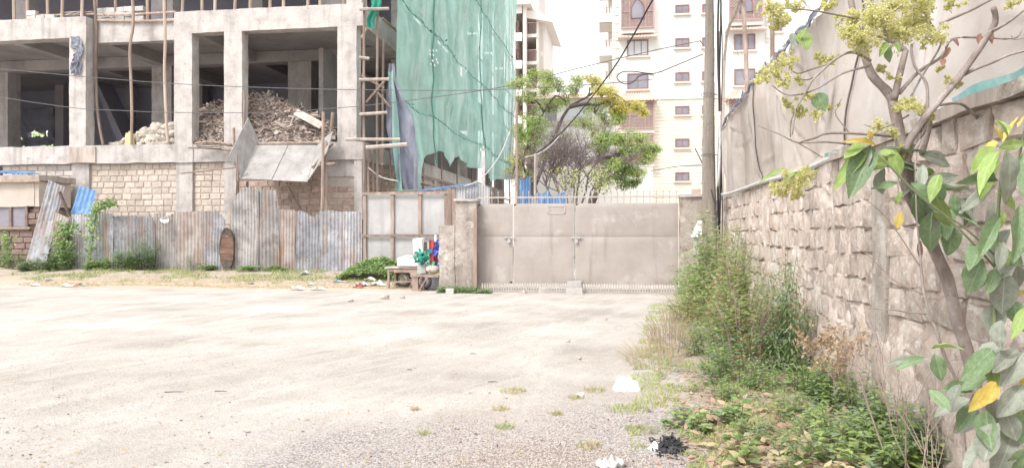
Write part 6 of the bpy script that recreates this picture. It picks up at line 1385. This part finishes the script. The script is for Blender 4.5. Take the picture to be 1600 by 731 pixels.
# ------------------------------------------------------------------ NEAR TREE on the right
TR = thing('young_tree', 'young tree with yellow green flower clusters in front of the stone wall', 'tree', (1.75, 4.1, 0))
TD = 4.35
def br(pts, r0, r1, nm='branch', d0=0, d1=0, n=9, m='bark'):
    N = len(pts); P = smoothp([atD(a, b, TD + d0 + (d1 - d0) * i / (N - 1)) for i, (a, b) in enumerate(pts)], 4); q = random.Random(int(pts[0][0] * 7 + pts[-1][1]))
    r0 *= .64; r1 *= .66
    rr_ = [(r0 + (r1 - r0) * i / (len(P) - 1)) * (1 + .10 * math.sin(i * 1.7) * q.random()) for i in range(len(P))]
    return MB().tube(P, rr_, n).build(nm, M[m], TR, smooth=True)
br([(1560, 800), (1536, 667), (1514, 560), (1495, 497), (1479, 433), (1458, 385), (1430, 300), (1412, 240)], .064, .045, 'trunk', .25, 0, 12)
br([(1412, 245), (1399, 177), (1390, 148), (1363, 118), (1350, 82), (1338, 40), (1325, -20)], .052, .025, d1=.1)
br([(1397, 155), (1406, 115), (1415, 79)], .032, .026); br([(1415, 80), (1400, 66), (1386, 62), (1382, 40), (1379, 26), (1359, -5)], .022, .012)
br([(1412, 240), (1426, 212), (1451, 177), (1497, 123), (1533, 72), (1555, 36), (1552, 12)], .036, .022, d0=-.05, d1=-.2)
br([(1504, 118), (1526, 107), (1550, 98), (1580, 85), (1620, 76)], .016, .009, d0=-.1, d1=-.3); br([(1552, 48), (1575, 35), (1620, 0)], .015, .010, d0=-.2, d1=-.4)
br([(1405, 146), (1435, 113), (1471, 89), (1487, 62), (1530, 59), (1583, 61), (1596, 48)], .018, .005, d1=.2)
br([(1468, 38), (1490, 28), (1517, 16), (1556, -5)], .012, .014, d0=.1); br([(1430, 0), (1460, 45), (1470, 70), (1440, 120), (1424, 150)], .006, .010)
br([(1430, 235), (1445, 200), (1449, 165), (1447, 130), (1430, 105), (1424, 80), (1425, 70)], .016, .010, d0=-.1)
br([(1425, 225), (1412, 285), (1430, 330)], .03, .03, d0=-.05); br([(1440, 240), (1450, 205), (1455, 178)], .03, .02, d0=.1)
br([(1360, 95), (1348, 88), (1329, 82), (1306, 92), (1283, 112), (1270, 125), (1256, 150), (1244, 171), (1238, 210)], .014, .006, d1=-.2)
br([(1358, 103), (1352, 105), (1316, 115), (1283, 135), (1257, 146), (1228, 148), (1206, 133)], .012, .005, d1=-.2)
br([(1300, 98), (1270, 108), (1245, 115), (1232, 103)], .009, .004); br([(1280, 116), (1262, 125), (1240, 123)], .008, .004)
br([(1340, 30), (1316, 25), (1277, 18), (1251, 15), (1221, 13)], .011, .005, d1=-.2)
br([(1410, 215), (1359, 210), (1297, 208), (1272, 216), (1247, 223)], .014, .008, d1=-.2); br([(1330, 226), (1290, 222), (1247, 223), (1218, 210), (1185, 197)], .009, .003, d1=-.1); br([(1247, 223), (1262, 232), (1285, 246)], .008, .004)
br([(1329, 210), (1306, 180), (1310, 165), (1315, 154)], .006, .003); br([(1244, 171), (1236, 190), (1235, 214)], .008, .005); br([(1420, 180), (1380, 200), (1350, 195)], .008, .004)
br([(1379, 26), (1395, 18), (1410, 8)], .010, .006); br([(1386, 62), (1366, 56), (1345, 52)], .012, .008)
br([(1465, 165), (1500, 162), (1520, 178), (1528, 186)], .012, .016, d0=.1, d1=.3)
br([(1600, 60), (1585, 62), (1580, 55)], .004, .003)
# slim brown stem in front
br([(1512, 760), (1505, 680), (1499, 608), (1478, 560), (1462, 515), (1444, 460), (1438, 400), (1432, 330), (1430, 250)], .020, .006, 'side_stem', -.15, -.1)
br([(1448, 490), (1420, 488), (1395, 484), (1355, 482)], .007, .003); br([(1440, 420), (1400, 360), (1375, 330), (1350, 310)], .006, .002, m='twig'); br([(1444, 460), (1400, 440), (1360, 402), (1330, 380)], .006, .002, m='twig')
br([(1462, 515), (1430, 470), (1420, 440)], .005, .002, m='twig'); br([(1432, 330), (1445, 290), (1475, 255)], .005, .002, m='twig'); br([(1434, 350), (1410, 300), (1400, 260)], .005, .002, m='twig')
# flower clusters
r = random.Random(801)
def panicle(px, py, rp, n, dd=0, mis=(0, 0, 1), flat_=.8):
    mb = MB(); c = atD(px, py, TD + dd); R0 = rp / FPX * TD; ns = max(4, n // 16)
    for s_ in range(ns):
        d = rvec(r); t_ = c + Vector((d.x * R0, d.y * R0, d.z * R0 * flat_)) * r.uniform(.4, 1); mb.tube([c - Vector((0, 0, R0 * .3)), (c + t_) / 2 + rvec(r) * R0 * .1, t_], [.0022, .0012], 3, mi=1, cap=False)
        for _ in range(16):
            p = t_ + rvec(r) * R0 * .28 * r.random(); s2 = r.uniform(.004, .009)
            d2 = rvec(r); mb.leaf(p, d2, rvec(r), s2 * 2.2, s2 * 1.2, r.choice(mis), .1)
            o_ = len(mb.v); q = p + rvec(r) * .006; mb.add([q + Vector((0, 0, s2 * .6)), q + Vector((s2 * .6, 0, 0)), q + Vector((0, s2 * .6, 0)), q + Vector((-s2 * .6, -s2 * .3, 0)), q - Vector((0, 0, s2 * .6))], [(0, 1, 2), (0, 2, 3), (0, 3, 1), (4, 2, 1), (4, 3, 2), (4, 1, 3)], r.choice(mis))
    mb.build('flower_cluster', [M['bud'], M['bud2'], M['lf2']], TR)
for (px, py, rp, n) in ((1370, 25, 34, 900), (1400, 50, 36, 1000), (1345, 62, 30, 700), (1430, 32, 34, 900), (1460, 55, 26, 500), (1330, 30, 24, 400), (1440, 5, 24, 450), (1395, 5, 26, 500), (1325, 50, 18, 260), (1295, 10, 18, 220), (1220, 22, 22, 420), (1200, 12, 16, 260), (1240, 8, 16, 240), (1215, 40, 12, 160),
        (1232, 96, 18, 260), (1205, 110, 18, 260), (1190, 125, 14, 180), (1225, 125, 18, 260), (1250, 128, 14, 160), (1280, 92, 12, 130), (1300, 92, 12, 130), (1235, 160, 14, 180), (1250, 175, 14, 200), (1275, 180, 12, 130), (1262, 150, 12, 120), (1240, 283, 24, 480), (1215, 295, 18, 260), (1262, 272, 16, 240), (1245, 304, 14, 200),
        (1420, 165, 20, 300), (1440, 175, 14, 160), (1405, 165, 12, 140), (1375, 195, 16, 180), (1395, 208, 14, 150), (1372, 110, 12, 120), (1455, 185, 10, 90), (1480, 125, 10, 90), (1470, 108, 9, 70), (1490, 5, 18, 200), (1580, 5, 16, 160), (1410, 235, 14, 160), (1300, 165, 10, 70), (1395, 120, 12, 70), (1500, 133, 8, 50)): panicle(px, py, rp, int(n * 1.15), r.uniform(-.12, .12))

# large leaves, one object each, sharing meshes
def leaf_mesh(m, seed):
    q = random.Random(seed); mb = MB(); NU, NV = 8, 14; curl = q.uniform(0, .38); fold = q.uniform(.05, .38); wv = q.uniform(.008, .022); tw = q.uniform(-.35, .35); bow = q.uniform(-.10, .10); p_ = q.uniform(.7, 1.05); bite = [(q.uniform(.2, .9), q.choice((-1, 1)), q.uniform(.012, .03), q.uniform(.05, .22)) for _ in range(q.choice((0, 0, 1, 2)))]
    def P(u, v):
        t = v; w_ = .5 * (math.sin(math.pi * min(1, t ** p_)) ** .85) * (1 - .12 * t) if 0 < t < 1 else 0.004
        s_ = (u * 2 - 1)
        for (bt, bs, bw, bd) in bite:
            if s_ * bs > 0: w_ *= 1 - bd * math.exp(-((t - bt) / bw) ** 2) * abs(s_)
        w_ *= 1 + .02 * math.sin(t * 31 + seed); x = s_ * w_; a = tw * t
        z = -curl * t * t + fold * abs(x) * (1 - .4 * t) + wv * math.sin(t * 13 + seed + s_) * abs(s_) ** 1.5 + .03 * nz(x * 5, t * 5, seed)
        return (x * math.cos(a) - z * math.sin(a) * .6 + bow * math.sin(math.pi * t), t, z * math.cos(a) + x * math.sin(a))
    mb.grid(P, NU, NV); return mesh_of(mb, 'leaf', m, True)
LM = {k: [leaf_mesh(M[k], 30 + i) for i in range(9)] for k in ('big_green', 'big_fresh', 'big_grey', 'big_yellow', 'big_brown')}
LR = random.Random(77)
def bigleaf(parent, a, b, wpx, m, D=TD, dd=0.0, roll=None, name='leaf'):
    """leaf from base pixel a to tip pixel b; D distance, dd how much farther the tip is"""
    if m == 'big_yellow' and a[1] < 560 and LR.random() < .45: m = 'big_fresh'
    if m == 'big_green' and LR.random() < .2: m = 'big_fresh'
    p, q = atD(a[0], a[1], D), atD(b[0], b[1], D + dd); d = q - p; L = d.length; d.normalize()
    n = (-(p - EYE).normalized() * .8 + Vector((0, 0, .7))); n = n - d * n.dot(d); n.normalize()
    if roll is None: roll = LR.uniform(-.6, .6)
    n = Matrix.Rotation(roll, 3, d) @ n; s_ = d.cross(n).normalized()
    W = wpx / FPX * D; o_ = bpy.data.objects.new(name, LR.choice(LM[m])); COL.objects.link(o_)
    mt_ = Matrix((( s_.x, d.x, n.x), (s_.y, d.y, n.y), (s_.z, d.z, n.z))).to_4x4() @ Matrix.Diagonal((W, L, L, 1)); mt_.translation = p - WL[parent.name]
    o_.matrix_local = mt_; o_.parent = parent; return o_
# leaves of the tree (fresh tuft at 1370,230; hanging leaves lower down)
g_, f_, y_, b_, k_ = 'big_green', 'big_fresh', 'big_grey', 'big_yellow', 'big_brown'
for (a, b, w_, m) in (((1362, 228), (1300, 292), 26, f_), ((1362, 228), (1318, 238), 24, f_), ((1358, 226), (1341, 272), 28, y_), ((1366, 232), (1326, 302), 40, g_), ((1370, 228), (1325, 215), 13, b_), ((1362, 218), (1358, 204), 9, b_), ((1372, 240), (1400, 236), 18, f_), ((1376, 232), (1465, 240), 14, g_), ((1380, 240), (1475, 262), 20, y_), ((1385, 262), (1440, 258), 22, g_),
        ((1418, 292), (1488, 305), 26, g_), ((1402, 285), (1360, 295), 20, g_), ((1440, 290), (1500, 268), 20, y_), ((1450, 300), (1520, 290), 22, g_), ((1456, 330), (1452, 394), 34, g_), ((1488, 352), (1484, 400), 36, g_), ((1492, 335), (1536, 350), 22, g_), ((1430, 300), (1442, 352), 26, g_), ((1465, 330), (1500, 345), 22, g_), ((1408, 330), (1402, 358), 14, b_), ((1400, 320), (1408, 300), 10, b_), ((1438, 375), (1436, 408), 9, k_),
        ((1243, 75), (1258, 40), 10, f_), ((1250, 0), (1275, 16), 14, y_), ((1252, 48), (1262, 78), 26, b_), ((1240, 52), (1238, 78), 18, y_), ((1385, 66), (1378, 84), 12, b_), ((1392, 72), (1388, 98), 14, g_), ((1400, 66), (1405, 82), 10, f_), ((1276, 146), (1292, 172), 30, g_),
        ((1490, 60), (1500, 70), 10, k_), ((1485, 75), (1472, 92), 9, k_), ((1473, 92), (1473, 105), 9, k_), ((1533, 52), (1529, 70), 8, k_), ((1552, 52), (1548, 66), 8, k_), ((1190, 2), (1180, 16), 8, f_), ((1245, 268), (1222, 288), 9, f_), ((1240, 270), (1262, 276), 9, f_), ((1226, 262), (1185, 285), 10, f_)):
    bigleaf(TR, a, b, w_, m, TD - .08, LR.uniform(-.1, .05))
# broad-leaved sapling close by at the right edge
SP = thing('broad_leaved_sapling', 'dusty broad-leaved sapling at the right edge in front of the young tree', 'sapling', (1.83, 3.55, 0))
def br2(pts, r0, r1, D=3.6, m='stem_green', nm='stem'): P = smoothp([atD(a, b, D) for a, b in pts], 4); MB().tube(P, [r0, r1], 8).build(nm, M[m], SP, smooth=True)
br2([(1560, 900), (1556, 731), (1548, 620), (1554, 500), (1556, 400), (1562, 300), (1572, 235)], .013, .006, nm='main_stem'); br2([(1556, 420), (1530, 390), (1480, 340), (1430, 300), (1372, 240)], .005, .0055); br2([(1562, 300), (1590, 250), (1600, 205)], .006, .005); br2([(1556, 400), (1500, 350), (1460, 330)], .005, .003)
for (a, b, w_, m) in (((1562, 228), (1512, 262), 16, f_), ((1560, 222), (1532, 235), 16, b_), ((1566, 218), (1556, 196), 8, b_), ((1566, 222), (1592, 180), 10, b_), ((1574, 215), (1564, 185), 8, f_), ((1580, 205), (1556, 184), 10, f_), ((1590, 200), (1606, 172), 10, b_), ((1560, 236), (1520, 290), 24, f_), ((1562, 250), (1528, 312), 22, f_), ((1576, 238), (1588, 322), 40, y_), ((1600, 225), (1562, 230), 18, f_), ((1598, 240), (1615, 330), 34, g_), ((1560, 282), (1506, 278), 16, g_), ((1556, 290), (1500, 330), 18, y_), ((1560, 300), (1592, 328), 30, g_), ((1594, 320), (1592, 402), 34, g_),
        ((1562, 340), (1530, 400), 22, g_), ((1578, 358), (1548, 414), 34, y_), ((1544, 378), (1508, 412), 28, g_), ((1572, 395), (1598, 412), 24, g_), ((1536, 404), (1510, 460), 36, g_), ((1560, 410), (1592, 425), 22, y_), ((1556, 420), (1540, 462), 20, g_), ((1570, 424), (1566, 492), 44, y_), ((1604, 455), (1566, 470), 14, b_), ((1552, 430), (1528, 445), 14, g_), ((1562, 470), (1548, 525), 34, y_), ((1584, 470), (1590, 505), 30, g_),
        ((1564, 500), (1556, 545), 26, y_), ((1604, 480), (1580, 530), 20, f_), ((1552, 545), (1500, 595), 34, g_), ((1590, 545), (1550, 580), 22, y_), ((1600, 550), (1566, 600), 34, y_), ((1548, 585), (1500, 608), 24, g_), ((1556, 596), (1532, 634), 24, b_), ((1546, 605), (1516, 640), 22, b_), ((1550, 625), (1512, 628), 24, y_), ((1546, 560), (1560, 600), 28, g_), ((1500, 600), (1478, 640), 26, y_), ((1452, 608), (1486, 640), 20, g_),
        ((1600, 600), (1560, 650), 34, y_), ((1606, 640), (1574, 700), 40, g_), ((1570, 640), (1590, 690), 30, y_), ((1560, 660), (1534, 720), 36, y_), ((1582, 680), (1560, 745), 40, y_), ((1604, 700), (1590, 760), 36, g_), ((1545, 690), (1500, 730), 26, y_), ((1596, 610), (1612, 560), 20, b_), ((1600, 620), (1586, 650), 16, b_), ((1540, 640), (1548, 700), 30, g_), ((1446, 558), (1402, 572), 16, g_), ((1450, 560), (1380, 560), 12, y_), ((1460, 552), (1474, 595), 26, g_), ((1455, 545), (1500, 535), 16, g_)):
    bigleaf(SP, a, b, w_ * 1.05, m, 3.55 + LR.uniform(-.12, .12), LR.uniform(-.15, .1))

r = random.Random(909)
def fillers(par, nodes, n, D, sp_, mats_):
    for k in range(n):
        x, y = r.choice(nodes); x += r.uniform(-16, 16); y += r.uniform(-22, 22); a = r.gauss(math.pi / 2, .9); L = r.uniform(34, 66)
        bigleaf(par, (x, y), (x + math.cos(a) * L, y + math.sin(a) * L * .9), L * r.uniform(.38, .52), r.choice(mats_), D + r.uniform(-.22, .22), r.uniform(-.08, .08))
fillers(TR, [(1400, 262), (1425, 282), (1450, 300), (1475, 318), (1440, 262), (1480, 345), (1505, 300), (1390, 250), (1470, 285)], 20, TD - .12, 0, (g_, g_, y_, g_, f_))
fillers(SP, [(1565, 300), (1585, 330), (1556, 380), (1590, 400), (1550, 430), (1590, 470), (1556, 520), (1590, 560), (1570, 610), (1590, 660), (1560, 690), (1600, 250), (1530, 320), (1545, 640), (1515, 620)], 20, 3.62, 0, (g_, y_, g_, y_, y_))
# greenery seen through the pierced wall, far behind the shell
mb = MB(); r = random.Random(990); c0 = onY(40, 215, 58)
for k in range(9): crown_clump(mb, (c0.x - 3 + k * .8 + r.uniform(-.3, .3), 58 + r.uniform(-1, 1), 8.2 + r.uniform(0, 1.7)), 1.3, 1.4, 260, .3, .14, (0, 1), r)
mb.tube([(c0.x, 58, 0), (c0.x, 58, 8.5)], [.2, .12], 7, mi=2)
tag(mb.build('distant_bush', [M['far1'], M['far2'], M['bark_dark']]), 'pale green tree glimpsed through the back opening of the concrete shell', 'tree')
